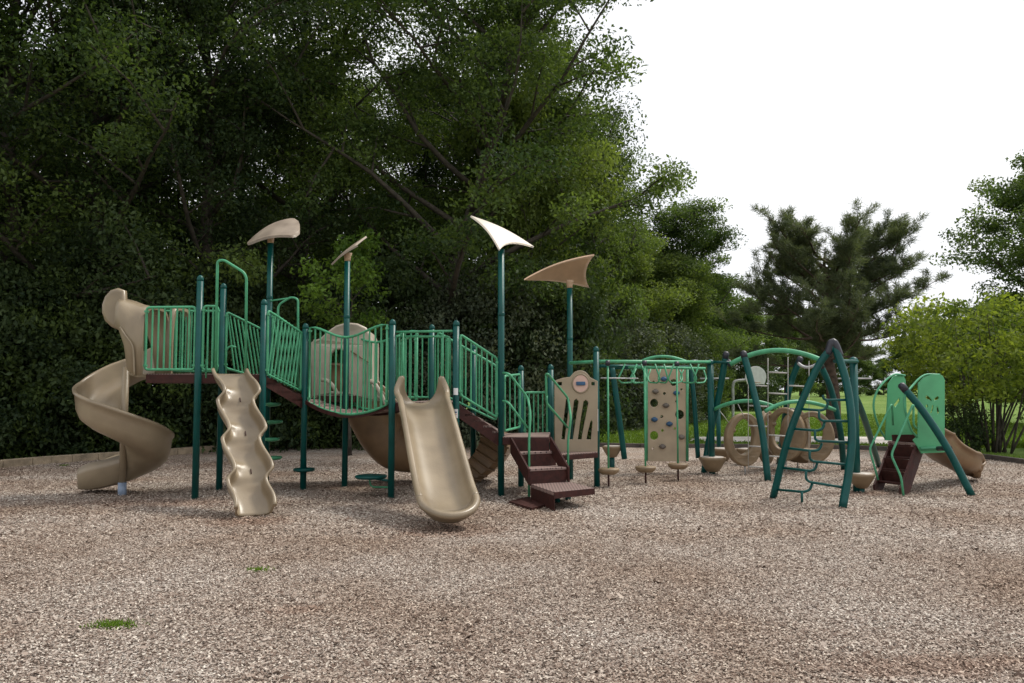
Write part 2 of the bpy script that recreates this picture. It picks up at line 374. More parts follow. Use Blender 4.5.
# ------------------------------------------------------------------ trees
def leaf_quads(C, n, size, rng, up=.5, aspect=.55):
    d = rng.normal(size=(n, 3)); d /= np.linalg.norm(d, axis=1)[:, None]
    N = rng.normal(size=(n, 3)); N[:, 2] = np.abs(N[:, 2])+up; b = np.cross(N, d); b /= np.linalg.norm(b, axis=1)[:, None]+1e-9
    N /= np.linalg.norm(N, axis=1)[:, None]
    s = (size*rng.uniform(.65, 1.35, n))[:, None]
    return np.stack([C-d*s*.5, C+b*s*aspect*.5+N*s*.08, C+d*s*.55, C-b*s*aspect*.5+N*s*.08], 1).reshape(-1, 3)
def clump_leaves(cs, rs, tints, per, size, rng, flat=.6, up=.5, aspect=.55):
    cs = np.array(cs); rs = np.array(rs); tints = np.array(tints); k = len(cs); n = k*per
    off = rng.normal(size=(n, 3)); r = np.linalg.norm(off, axis=1)[:, None]; off = off/r*np.minimum(r, 1.65)*.53
    off[:, 2] *= flat; C = np.repeat(cs, per, 0)+off*np.repeat(rs, per)[:, None]
    V = leaf_quads(C, n, size, rng, up, aspect); t = np.clip(np.repeat(tints, per)+rng.normal(0, .16, n), 0, 1)
    return V, np.repeat(t, 4)
def skeleton(rng, H, R, base, nl, r0, lean=(0, 0), prof=None, el=(.25, 1.0), sub=6):
    tr = MB(); cs = []; rs = []; ts = []
    prof = prof or (lambda t: math.sin(math.pi*min(1, .18+.75*t))**.7)
    wob = [Vector((rng.normal(0, .05), rng.normal(0, .05), 0))*H*.12 for _ in range(9)]
    tp = [Vector((lean[0]*(i/8)**1.3, lean[1]*(i/8)**1.3, H*.93*i/8))+(wob[i] if i else Vector((0, 0, 0))) for i in range(9)]
    tr.tube(tp, [r0*1.35]+[r0*(1-i/8*.9) for i in range(1, 9)], 9)
    def at(t): f = t*8; i = min(7, int(f)); return tp[i].lerp(tp[i+1], f-i)
    for i in range(nl):
        u = (i+.5)/nl; t = base+(1-base)*u; p = at(t); az = i*2.4+rng.normal(0, .35)
        L_ = R*prof(u)*rng.uniform(.75, 1.1); e = el[0]+(el[1]-el[0])*u+rng.normal(0, .12)
        d = Vector((math.cos(az)*math.cos(e), math.sin(az)*math.cos(e), math.sin(e)))
        pts = [p]; q = p.copy()
        for k in range(6):
            d = (d+Vector((rng.normal(0, .12), rng.normal(0, .12), rng.normal(.03, .10)))).normalized(); q = q+d*L_/6; pts.append(q.copy())
        rr = r0*.42*(1-.55*u)
        tr.tube(pts, [rr*(1-k/6.6) for k in range(7)], 6)
        ti = rng.uniform(.15, .75)
        for s_ in range(sub):
            v = .18+.82*(s_+rng.random()*.8)/sub; f = min(5.99, v*6); k = int(f); o = pts[k].lerp(pts[k+1], f-k)
            dd = Vector((rng.normal(), rng.normal(), rng.normal()*.5+.2)).normalized(); dd = (dd+d*.5).normalized(); ll = L_*rng.uniform(.18, .40)
            m_ = o+dd*ll*.5+Vector((0, 0, .08*ll)); e_ = o+dd*ll
            tr.tube([o, m_, e_], [rr*.38, rr*.25, .008], 4, False)
            for g in (.45, .75, 1.0):
                c = o+dd*ll*g+Vector((rng.normal(0, .15), rng.normal(0, .15), rng.normal(0, .12)))
                cs.append(c[:]); rs.append(rng.uniform(.45, .85)); ts.append(np.clip(ti+rng.normal(0, .2), 0, 1))
        cs.append(pts[-1][:]); rs.append(.7); ts.append(ti)
    return tr, cs, rs, ts
PROTO = {}
def make_tree(name, seed, H, R, base, nl, r0, per, size, m, bark, lean=(0, 0), rad=1.0, sub=6, el=(.25, 1.0), prof=None, flat=.6):
    rng = np.random.default_rng(seed); tr, cs, rs, ts = skeleton(rng, H, R, base, nl, r0, lean, prof, el, sub)
    root = bpy.data.objects.new(name, None); COL.objects.link(root)
    tr.build('trunk', bark, root)
    V, t = clump_leaves(cs, np.array(rs)*rad, ts, per, size, rng, flat)
    npmesh('crown', V, len(V)//4, t, m, root)
    return root
def dup(root, loc, rz, sc, label, cat, group=None, name=None):
    r = root.copy(); COL.objects.link(r); r.location = loc; r.rotation_euler = (0, 0, rz); r.scale = sc
    tag(r, label, cat, group)
    for ch in list(root.children):
        c = ch.copy(); COL.objects.link(c); c.parent = r
    return r
def place(root, loc, rz, sc, label, cat, group=None):
    root.location = loc; root.rotation_euler = (0, 0, rz); root.scale = sc; return tag(root, label, cat, group)
used = set()
def put(key, px, Y, rz, sc, label, cat, group=None, z=0):
    p = Vector(((px-512)/F*Y, Y, z)); root = PROTO[key]
    sc = sc if isinstance(sc, tuple) else (sc, sc, sc)
    if key in used: return dup(root, p, rz, sc, label, cat, group)
    used.add(key); return place(root, p, rz, sc, label, cat, group)

PROTO['A'] = make_tree('broadleaf_tree', 11, 17, 6.6, .14, 30, .30, 180, .112, M['leaf'], M['bark'], rad=1.25)
PROTO['B'] = make_tree('broadleaf_tree', 12, 17, 5.6, .08, 30, .26, 180, .112, M['leaf_dk'], M['bark'], rad=1.25)
PROTO['L'] = make_tree('broadleaf_tree', 21, 16.5, 7.2, .16, 32, .28, 185, .115, M['leaf'], M['bark'], lean=(3.6, 0), rad=1.15, el=(.35, 1.05), sub=7)
PROTO['C'] = make_tree('oak_tree', 14, 12, 4.2, .12, 26, .24, 150, .12, M['leaf'], M['bark'], rad=1.1)
PROTO['S'] = make_tree('small_tree', 15, 6.5, 2.7, .12, 20, .12, 160, .095, M['leaf_lit'], M['bark'], rad=.85)
put('L', 427, 23.5, .0, (1.08, 1.08, 1.02), 'big tree with long bare limbs fanning up behind the pale sail', 'tree')
put('B', 505, 32, .8, .98, 'tall dark tree behind the big fanning tree, left of the open sky', 'tree')
put('C', 590, 34, 1.2, (.90, .90, 1.08), 'oak at the right end of the forest with crown jutting into the white sky', 'tree')
put('C', 684, 42, 2.9, (1.02, 1.02, .92), 'rounded dark oak farther back, last tall tree before the sky gap', 'tree')
fg = 'tall trees of the dark forest'
for key, px, Y, rz, sc, lab in [
    ('A', 300, 26, 2.0, 1.0, 'tall forest tree behind the second sail from the left'),
    ('B', 205, 22, .5, 1.0, 'tall forest tree behind the leftmost sail and tall hoop'),
    ('A', 95, 21, 4.0, 1.0, 'tall shady tree rising straight behind the spiral slide'),
    ('B', 0, 19.5, 2.6, 1.05, 'dark tree at the left edge of the photo, foliage to the ground'),
    ('A', -130, 18, 1.1, 1.0, 'forest tree added past the left edge to shade the left side')]:  # the tree past the left edge is added to shade the left side
    put(key, px, Y, rz, sc, lab, 'tree', fg)
DEEP = [(-60, 29, 0, 'added outside the left edge to shade the left side'), (45, 31, 1, 'above the left end of the timber edging'), (140, 30, 2, 'above the spiral slide'), (235, 33, 3, 'above the hoop handle'), (330, 34, 4, 'above the two left sails'), (420, 33, 5, 'left of the pale sail'), (560, 40, 3.2, 'above the warm tan sail'),  # those rooted outside the left edge are added for their shade
        (600, 48, 1.5, 'deepest one, above the loop ladder'), (90, 40, 5, 'far back left of the spiral slide'), (270, 42, 1, 'far back behind the leftmost sail'), (-140, 36, 2, 'added far outside the left edge to shade the left side'), (440, 42, .4, 'far back behind the wide slide')]
for i, (px, Y, rz, wh) in enumerate(DEEP):
    put('B' if i % 2 else 'A', px, Y, rz, (1.1, 1.1, .86 if i < 6 else .70), 'tree deep in the forest '+wh, 'tree', 'trees deep in the forest')


# bushes
def make_bush(name, seed, H, R, nst, ncl, per, size, m, stem_r=.02, low=.1, flat=.75, vase=False):
    rng = np.random.default_rng(seed); st = MB(); cs = []; rs = []; ts = []
    for i in range(nst):
        a = rng.uniform(0, 6.28); q = R*.75*math.sqrt(rng.random()); e = Vector((math.cos(a)*q, math.sin(a)*q, H*rng.uniform(.55, .95)))
        b0 = Vector((math.cos(a)*.15*R*rng.random(), math.sin(a)*.25*R*rng.random(), 0)); mid = b0.lerp(e, .5)+Vector((rng.normal(0, .1), rng.normal(0, .1), .15))
        st.tube(smooth([b0, mid, e], 4), [stem_r*(1-k/10) for k in range(9)], 5)
    for i in range(ncl):
        a = rng.uniform(0, 6.28); u = rng.random()**.5; zz = rng.uniform(low, 1)
        rad = R*math.sqrt(max(.05, 1-((zz-.42)/.62)**2))*rng.uniform(.8, 1.12)
        if vase: rad = R*(.22+1.0*max(0, zz-.15))**.75*math.sqrt(max(.05, 1-((zz-.5)/.62)**2))*rng.uniform(.7, 1.25)
        q = rad*(.45+.55*u); cs.append((math.cos(a)*q, math.sin(a)*q, zz*H)); rs.append(rng.uniform(.3, .55)); ts.append(rng.uniform(.1, .8))
    root = bpy.data.objects.new(name, None); COL.objects.link(root); st.build('stems', M['bark'], root)
    V, t = clump_leaves(cs, rs, ts, per, size, rng, flat)
    npmesh('foliage', V, len(V)//4, t, m, root); return root
PROTO['bd'] = make_bush('bush', 31, 3.4, 2.0, 12, 230, 130, .105, M['leaf_dk'], low=.02)
PROTO['bm'] = make_bush('bush', 32, 3.0, 1.9, 12, 210, 130, .095, M['leaf'], low=.02)
PROTO['bg'] = make_bush('bush', 33, 3.6, 2.1, 12, 240, 120, .085, M['leaf_gr'], low=.02)
bg_ = 'bushes along the forest edge'
BL = [('bd', -150, 16.8, 1.0, 'past the left edge of the photo'), ('bd', -40, 18.3, 1.15, 'at the left edge of the photo'), ('bm', 30, 19.2, 1.1, 'left of the spiral slide'), ('bd', 92, 20, 1.2, 'behind the spiral slide'),
      ('bm', 150, 20.6, 1.05, 'just right of the spiral slide'), ('bd', 205, 21.4, 1.2, 'behind the two leftmost tall posts'), ('bd', 262, 22, 1.15, 'behind the wavy climber slide'), ('bm', 318, 22.6, 1.1, 'behind the sagging bridge, left half'),
      ('bd', 372, 22.8, 1.2, 'behind the sagging bridge, right half'), ('bg', 430, 23.2, 1.15, 'greyish one behind the wide front slide'), ('bg', 487, 23.4, 1.25, 'greyish one behind the pale sail post'), ('bd', 545, 24, 1.2, 'behind the brown stairs'), ('bg', 592, 33, 1.5, 'greyish one behind the tan gate panel')]
for i, (k, px, Y, sc, wh) in enumerate(BL):
    put(k, px, Y, i*1.9, (sc, sc, sc*(1.0+.25*((i*7) % 3)/2)), 'leafy forest edge bush '+wh, 'bush', bg_)
for i, (k, px, Y, sc, lab) in enumerate([('S', 335, 20.5, (.62, .62, .82), None), ('S', 530, 25.5, (1.3, 1.3, 1.6), 'lighter green small tree lit from the right behind the warm tan sail'),
        ('S', 628, 37, 1.25, 'low tree under the oak, behind the loop ladder'), ('S', 668, 40, 1.2, 'low spreading tree behind the leftmost climbing arch legs'), ('bg', 655, 37, 1.3, 'bush with pale dry tips behind the holed climbing wall'), ('bd', 618, 36, 1.4, 'dark bush left of the holed climbing wall'),
        ('bm', 690, 42, 1.2, 'bush at the foot of the forest beside the lawn'), ('bd', 736, 54, 1.4, 'last dark bush of the forest edge behind the basketball backboard')]):
    if lab is None: continue
    put(k, px, Y, i*1.3, sc, lab, 'tree' if k == 'S' else 'bush')
# bright young maple poking out between the two left sails
PROTO['Y'] = make_tree('young_maple', 41, 5.3, 1.25, .62, 9, .06, 24, .12, M['leaf_br'], M['bark'], rad=.5, sub=4, el=(.0, .7))
put('Y', 350, 19.2, .4, 1.0, 'bright green young maple showing between the two left sails', 'tree')

# pine
def make_pine():
    rng = np.random.default_rng(77); tr = MB(); H = 7.6
    tp = [Vector((0, 0, 0)), Vector((.05, 0, 1.5)), Vector((-.1, 0, 3)), Vector((.1, .1, 4.6)), Vector((-.15, 0, 5.8)), Vector((-.1, 0, 6.7))]
    tr.tube(smooth(tp, 4), [.24-.23*i/20 for i in range(21)], 10)
    cs = []; ds = []
    for i in range(54):
        u = i/53; z = 2.5+3.75*u; az = i*2.4+rng.normal(0, .3); L_ = 3.3*(1-.22*u)*rng.uniform(.75, 1.1)
        if u < .12: L_ *= .8
        e = rng.normal(.02+.50*u, .24); d = Vector((math.cos(az)*math.cos(e), math.sin(az)*math.cos(e), math.sin(e)))
        q = Vector((0, 0, z)); pts = [q.copy()]
        for k in range(7):
            d = (d+Vector((rng.normal(0, .10), rng.normal(0, .10), rng.normal(.055, .07)))).normalized(); q = q+d*L_/7; pts.append(q.copy())
        tr.tube(pts, [.055*(1-k/8) for k in range(8)], 5)
        for s_ in range(16):
            v = .3+.7*s_/15; f = min(6.99, v*7); k = int(f); o = pts[k].lerp(pts[k+1], f-k)
            dd = Vector((rng.normal(), rng.normal(), abs(rng.normal())*.5)).normalized(); dd = (dd*.8+d*.6+Vector((0, 0, .25))).normalized(); ll = rng.uniform(.3, .75)
            tr.tube([o, o+dd*ll], [.012, .006], 3, False)
            for g in (.35, .55, .75, .9, 1.0):
                cs.append((o+dd*ll*g)[:]); ds.append((dd+Vector((0, 0, .4))).normalized()[:])
    cs = np.array(cs); ds = np.array(ds); per = 30; n = len(cs)*per
    C = np.repeat(cs, per, 0)+rng.normal(0, .05, (n, 3)); D = np.repeat(ds, per, 0)*.7+rng.normal(0, .75, (n, 3)); D /= np.linalg.norm(D, axis=1)[:, None]
    b = np.cross(D, rng.normal(size=(n, 3))); b /= np.linalg.norm(b, axis=1)[:, None]; l = rng.uniform(.11, .19, n)[:, None]
    V = np.stack([C-b*.007, C+b*.007, C+D*l+b*.004, C+D*l-b*.004], 1).reshape(-1, 3)
    t = np.repeat(np.clip(np.repeat(rng.uniform(.1, .9, len(cs)), per)+rng.normal(0, .1, n), 0, 1), 4)
    root = bpy.data.objects.new('pine_tree', None); COL.objects.link(root)
    tr.build('trunk', M['bark_red'], root); npmesh('crown', V, len(V)//4, t, M['needle'], root); return root
PROTO['pine'] = make_pine()
put('pine', 831, 26, .3, (1.12, 1.12, .95), 'dark spreading pine with a bare reddish trunk behind the climbing net', 'tree')
# right: big loose tree, yellow green shrub, far trees
PROTO['R'] = make_tree('broadleaf_tree', 52, 12.6, 4.8, .04, 40, .22, 120, .14, M['leaf'], M['bark'], rad=1.0, sub=6)
put('R', 1058, 34, 1.0, (1, 1, .92), 'tall loose tree at the right edge of the photo against the white sky', 'tree')
put('R', 1190, 38, 2.4, 1.05, 'tall tree just past the right edge of the photo', 'tree')
PROTO['ysh'] = make_bush('flowering_shrub', 61, 4.0, 3.0, 30, 300, 62, .12, M['leaf_yl'], .035, low=.36, flat=.6, vase=True)
put('ysh', 985, 20.4, .4, (.92, .92, .97), 'yellow green many stemmed shrub to the right of the little slide', 'shrub')
PROTO['dsh'] = make_bush('shrub', 62, 1.5, 1.2, 12, 70, 90, .09, M['leaf_dk'], .02, low=.05)
put('dsh', 958, 20.6, .4, (.60, .60, .80), 'dark low leafy growth at the foot of the yellow green shrub', 'shrub')
put('bm', 1110, 21.5, 2.2, 1.1, 'green bush just past the right edge beside the yellow green shrub', 'bush')
PROTO['F'] = make_tree('distant_tree', 71, 11, 4.6, .06, 22, .2, 90, .22, M['leaf'], M['bark'], rad=1.3)
fl = 'distant trees beyond the lawn'
for i, (px, Y, sc, wh) in enumerate([(712, 62, .85, 'behind the two leftmost arch legs'), (752, 68, .72, 'behind the backboard'), (785, 75, .72, 'left of the pine trunk'), (820, 84, .68, 'just left of the pine trunk'), (850, 90, .62, 'just right of the pine trunk'), (905, 95, .62, 'above the left panel of the small slide'), (938, 86, .72, 'above the right panel of the small slide'), (978, 80, .8, 'behind the middle of the yellow green shrub'),
        (1015, 78, .9, 'behind the right side of the yellow green shrub'), (1060, 76, .95, 'outside the right edge'), (1110, 78, 1.0, 'far outside the right edge'), (660, 58, .95, 'behind the holed climbing wall'), (1165, 70, 1.0, 'farthest outside the right edge'), (883, 110, .45, 'tiny one under the sky gap'), (868, 100, .40, 'small one right beside the post of the wiggly ladder'), (800, 98, .8, 'farther one behind the rope net'), (960, 100, .8, 'farther one left behind the yellow green shrub')]):
    put('F', px, Y, i*1.7, (sc*1.15, sc*1.15, sc), 'distant round tree beyond the lawn, '+wh, 'tree', fl, z=.5)

# grass: fringe along the edging and the lawn strip near the path; two weed tufts in the chips
def blades(name, C, h, m, rng, parent=None, org=(0, 0, 0), wid=.006):
    n = len(C); a = rng.uniform(0, 6.28, n); hh = (h*rng.uniform(.5, 1.3, n))[:, None]; s = np.stack([np.cos(a), np.sin(a), 0*a], 1)*wid
    ln = np.stack([rng.normal(0, .45, n), rng.normal(0, .45, n), np.ones(n)], 1)*hh
    V = np.stack([C-s, C+s, C+s*.3+ln, C-s*.3+ln], 1).reshape(-1, 3)
    return npmesh(name, V, n, np.repeat(rng.random(n), 4), m, parent, org)
rg2 = np.random.default_rng(9)
pts = []
for a, b in zip(EDGE[:-1], EDGE[1:]):
    L_ = (b-a).length; k = int(L_*420); t = rg2.random(k)[:, None]; nrm = np.array([-(b-a).y, (b-a).x, 0])/L_
    P_ = np.array(a)*(1-t)+np.array(b)*t+nrm*(.13+np.abs(rg2.normal(0, .28, k)))[:, None]; pts.append(P_)
tag(blades('grass', np.concatenate(pts), .11, M['blade'], rg2, wid=.008), 'grass fringe growing outside the timber edging', 'grass', None, 'stuff')
n = 90000; X = rg2.uniform(0, 24, n); Y = 21.5+rg2.random(n)**1.5*26; C = np.stack([X, Y, np.where(Y > 36, .41*(1-np.cos(np.clip((Y-36)/50, 0, 1)*np.pi)), 0)], 1)
edge_y = np.interp(X, [p.x for p in EDGE], [p.y for p in EDGE]); pt_ = np.array([tuple(p) for p in pth])
lo = np.interp(X, pt_[5:][::-1, 0], pt_[5:][::-1, 1], right=99); hi = np.interp(X, pt_[:5, 0], pt_[:5, 1]); keep = (Y > edge_y+.2) & ~((Y > lo-.1) & (Y < hi+.1) & (X > pt_[0, 0]))
tag(blades('lawn_grass', C[keep], .07, M['blade_lawn'], rg2, wid=.014), 'short mown lawn grass behind the play area', 'grass', None, 'stuff')
def weed(px, py, r, n, lab):
    p = G(px, py); t = thing('weed_patch', p, lab, 'weed'); q = rg2.normal(0, 1, (n, 3))*np.array([r, r*.55, 0])*.5+np.array(p)
    blades('leaf_blades', q, .03, M['blade'], rg2, t, tuple(p), .007)
weed(113, 627, .14, 420, 'larger patch of green weeds in the wood chips at lower left')
weed(64, 466, .10, 120, 'tiny weed growing against the timber edging at the left')
weed(258, 571, .09, 160, 'small sprig of green weeds in the wood chips below the wavy slide')

# ------------------------------------------------------------------ play structure
PS = thing('play_structure', G(390, 492), 'big green and tan play structure with slides, sails, bridge and stairs', 'play structure')
POSTS = {'P1': (195, 499, 276), 'P2': (219, 490, 284), 'P3': (260.5, 497, 300), 'P4': (266, 485, 238), 'P5': (303, 489.5, 324), 'P6': (344.5, 487, 256),
         'P7': (391, 498, 320), 'P8': (455.5, 500, 321), 'P9': (431, 482, 325), 'Pb': (473, 482, 345), 'P10': (501, 496, 248), 'P11': (521, 487, 366),
         'P12': (551, 486, 365), 'P13': (570.5, 480, 282), 'P14': (597, 487, 347)}
PR = .049; Q = {}; SAILP = {'P4', 'P6', 'P10', 'P13'}
def post(key, parent, r=PR):
    px, by, ty = POSTS[key]; b = G(px, by); zt = W(px, ty, b.y).z-(.03 if key not in SAILP else 0); Q[key] = (b, zt)
    m = MB().tube([(b.x, b.y, -.05), (b.x, b.y, zt-.02)], r, 16); o = m.build('post', M['dark'], parent)
    if key not in SAILP:
        MB().lathe([(r+.0006, zt-.05), (r+.0008, zt-.02), (r*.95, zt), (r*.75, zt+.022), (r*.35, zt+.04), (.005, zt+.043)], (b.x, b.y, 0), 16).build('post_cap', M['dark'], o)
    else:
        zc = zt-1.05; MB().lathe([(r+.001, zc), (r+.004, zc+.01), (r+.004, zc+.05), (r+.001, zc+.06)], (b.x, b.y, 0), 16).build('collar', M['dark'], o)
    return o
PO = {k: post(k, PS) for k in POSTS}
def pb(k): return Q[k][0]
def guard(a, b, ta, tb, ba, bb, n, fan=0, parent=PS, top=None, bot=None, r=.020, rb=.0135, name='guardrail'):
    a, b = Vector(a), Vector(b); m = MB(); tf = top or (lambda t: ta+(tb-ta)*t); bf = bot or (lambda t: ba+(bb-ba)*t)
    N = 14 if (top or bot) else 1
    pt = lambda t, z: Vector((a.x+(b.x-a.x)*t, a.y+(b.y-a.y)*t, z))
    loop = [pt(i/N, tf(i/N)) for i in range(N+1)]+[pt(1-i/N, bf(1-i/N)) for i in range(N+1)]
    m.tube(fillet(loop, .05, 4, True) if N == 1 else loop, r, 8, closed=True)
    for i in range(1, n+1):
        t = i/(n+1); m.tube([pt(min(.98, max(.02, t-fan*.5+fan)), bf(t)), pt(min(.98, max(.02, t-fan*.5)), tf(t))], rb, 6, False)
    # clamps to the posts
    for t in (0, 1):
        for z in (tf(t)-.06, bf(t)+.06): m.box(pt(t, z), (.05, .05, .03))
    return m.build(name, M['light'], parent)
zz = lambda px, py, Y: W(px, py, Y).z
p1, p2, p3, p4, p5, p6, p7, p8, p9, pB, p10, p11, p12, p13, p14 = [pb(k) for k in ('P1', 'P2', 'P3', 'P4', 'P5', 'P6', 'P7', 'P8', 'P9', 'Pb', 'P10', 'P11', 'P12', 'P13', 'P14')]
DZ = zz(170, 373.5, 11.5)
A0 = Vector(((144.5-512)/F*p1.y, p1.y+.02, 0)); A0b = Vector(((163-512)/F*p2.y, p2.y, 0))
def deck(poly, z, th=.14, name='deck'):
    c = sum((Vector((p[0], p[1], 0)) for p in poly), Vector())/len(poly)
    q = [(c+(Vector((p[0], p[1], 0))-c)*.985) for p in poly]
    fr = MB().prism(q, z-th, z-.012).build(name, M['brown'], PS, .006)
    MB().prism([(c+(Vector((p[0], p[1], 0))-c)*.99) for p in q], z-.011, z).build('deck_surface', M['deck'], fr)
    return fr
deck([A0, p1, p3, p4, p2, A0b], DZ)
# ramp steps down to the bridge (three shallow treads)
Z5 = zz(304, 399, p5.y)
b45 = p4+Vector((p5.x-p3.x, p5.y-p3.y+.1, 0))
rs_ = MB()
for i in range(3):
    t0, t1 = i/3, (i+1)/3; z = DZ-(DZ-Z5)*(i+1)/3
    q = [p3.lerp(p5, t0), p3.lerp(p5, t1), p4.lerp(b45, t1), p4.lerp(b45, t0)]
    rs_.prism(q, z-.03, z)
rs_.slab([Vector((p3.x, p3.y, DZ-.02)), Vector((p5.x, p5.y, Z5+.0)), Vector((p5.x, p5.y, Z5-.17)), Vector((p3.x, p3.y, DZ-.17))], (.01, .03, 0))
rs_.slab([Vector((p4.x, p4.y, DZ-.02)), Vector((b45.x, b45.y, Z5)), Vector((b45.x, b45.y, Z5-.17)), Vector((p4.x, p4.y, DZ-.17))], (.01, .03, 0))
rs_.build('step_ramp', M['brown'], PS, .004)
# bridge (sagging, slatted plates)
Z7 = zz(391, 402, p7.y); zm = zz(350, 415, 12.0)
bk5 = Vector((p5.x+.25, p5.y+.95, 0)); bk7 = Vector((p7.x+.25, p7.y+.95, 0))
br = MB(); brf = MB(); N = 12
bz = lambda t: Z5+(Z7-Z5)*t-4*t*(1-t)*((Z5+Z7)/2-zm-.02)
for i in range(N):
    t0, t1 = i/N+.006, (i+1)/N-.006
    a, b, c, d = p5.lerp(p7, t0), p5.lerp(p7, t1), bk5.lerp(bk7, t1), bk5.lerp(bk7, t0)
    br.slab([Vector((a.x, a.y, bz(t0))), Vector((b.x, b.y, bz(t1))), Vector((c.x, c.y, bz(t1))), Vector((d.x, d.y, bz(t0)))], (0, 0, -.03))
br.build('bridge_plates', M['deck'], PS)
for s0, s1 in ((p5, p7), (bk5, bk7)):
    brf = MB()
    for i in range(N):
        t0, t1 = i/N, (i+1)/N; a, b = s0.lerp(s1, t0), s0.lerp(s1, t1)
        brf.slab([Vector((a.x, a.y-.012, bz(t0)-.008)), Vector((b.x, b.y-.012, bz(t1)-.008)), Vector((b.x, b.y-.012, bz(t1)-.07)), Vector((a.x, a.y-.012, bz(t0)-.07))], (0, -.012, 0))
    brf.build('bridge_edge', M['brown'], PS)
# bridge rails
tz5, tzm, tz7 = zz(310, 327.5, p5.y), zz(347, 336.5, 12.0), zz(388, 324.5, p7.y)
def topc(t):
    k = (math.cos(math.pi*(2*t-1))+1)/2; return (tz5+(tz7-tz5)*t)*(1-k)+tzm*k
guard(p5+Vector((.08, -.02, 0)), p7+Vector((-.08, 0, 0)), 0, 0, 0, 0, 13, top=topc, bot=lambda t: bz(.04+.92*t)-.015, name='bridge_rail')
guard(bk5+Vector((.1, 0, 0)), bk7, 0, 0, 0, 0, 13, top=lambda t: topc(t)-.02, bot=lambda t: bz(t)+.02, name='bridge_rail')
# deck behind the bridge (holds the hooded slide), and the deck with the wide slide
H0 = W(312, 394, 13.6)
deck([(p5.x+.1, 13.1), (p6.x+.12, 13.1), (p6.x+.12, 14.1), (p5.x+.1, 14.1)], zz(330, 395, 13.4), .12)
d7b = Vector((p7.x+.25, p7.y+.95, 0))
deck([p7, p8, pB+Vector((-.25, -.3, 0)), p9, d7b], Z7)
# ramp stringers from wide-slide deck to low deck
ZL = zz(498, 437, 11.8)
st = MB()
for a, b in ((p8, p10), (Vector((p9.x+.3, p9.y, 0)), pB+Vector((.35, -.2, 0)))):
    MB().slab([Vector((a.x, a.y, Z7)), Vector((b.x, b.y, ZL+.04)), Vector((b.x, b.y, ZL-.17)), Vector((a.x, a.y, Z7-.20))], (.01, .04, 0)).build('ramp_stringer', M['brown'], PS, .004)
rt = MB()
for i in range(5):
    t0, t1 = i/5, (i+1)/5; z = Z7-(Z7-ZL)*(i+1)/6; a2 = Vector((p9.x+.3, p9.y, 0)); b2 = pB+Vector((.35, -.2, 0))
    rt.prism([p8.lerp(p10, t0), p8.lerp(p10, t1), a2.lerp(b2, t1), a2.lerp(b2, t0)], z-.03, z)
rt.build('ramp_treads', M['deck'], PS)
# guardrails
YB = p2.y
guard(A0, p1+Vector((-.06, 0, 0)), zz(144, 307.5, A0.y), zz(194, 307, p1.y), DZ+.06, DZ+.06, 7)
guard(A0b, p2+Vector((-.06, 0, 0)), zz(170, 311, YB), zz(220, 311, YB), DZ+.06, DZ+.06, 9)
f13 = lambda t: p1.lerp(p3, t)
guard(p1+Vector((.06, 0, 0)), f13(.28), zz(205, 306, p1.y), zz(205, 306, p1.y), DZ+.06, DZ+.06, 2)
guard(p2+Vector((.06, 0, 0)), p4+Vector((-.06, 0, 0)), zz(226, 312, p2.y), zz(262, 331, p4.y), zz(226, 368, p2.y), zz(262, 379, p4.y), 9, fan=.24)
guard(p3+Vector((.06, 0, 0)), p5+Vector((-.06, 0, 0)), zz(264, 310.5, p3.y), zz(303, 333, p5.y), zz(264, 374, p3.y), zz(302, 391, p5.y), 9, fan=-.22)
guard(p4+Vector((.06, 0, 0)), b45, zz(268, 313, p4.y), zz(310, 337, b45.y), zz(268, 374, p4.y), zz(310, 391, b45.y), 8, fan=.22)
guard(p9+Vector((-.50, .0, 0)), p9+Vector((.28, 0, 0)), zz(400, 337, p9.y), zz(450, 337, p9.y), Z7+.05, Z7+.05, 6)
guard(d7b+Vector((-.02, .0, 0)), p9+Vector((-.53, .0, 0)), zz(400, 336, d7b.y), zz(400, 336, d7b.y), Z7+.05, Z7+.05, 2)
guard(p8+Vector((.06, 0, 0)), p10+Vector((-.06, 0, 0)), zz(459, 334.5, p8.y), zz(496, 358.5, p10.y), zz(459, 395, p8.y), zz(496, 417.5, p10.y), 6)
guard(Vector((p9.x+.1, p9.y+.05, 0)), pB+Vector((.4, -.15, 0)), zz(435, 332, p9.y), zz(490, 366, pB.y), zz(435, 392, p9.y), zz(490, 420, pB.y), 6)
guard(p11+Vector((.06, 0, 0)), p12+Vector((-.06, 0, 0)), zz(526, 392.5, p11.y), zz(546, 392.5, p12.y), zz(526, 434, p11.y), zz(546, 434, p12.y), 4)
guard(Vector((p10.x+.05, p10.y+.15, 0)), p11+Vector((-.02, -.1, 0)), zz(505, 376, 12), zz(519, 374, 12.6), zz(505, 431, 12), zz(519, 428, 12.6), 2)
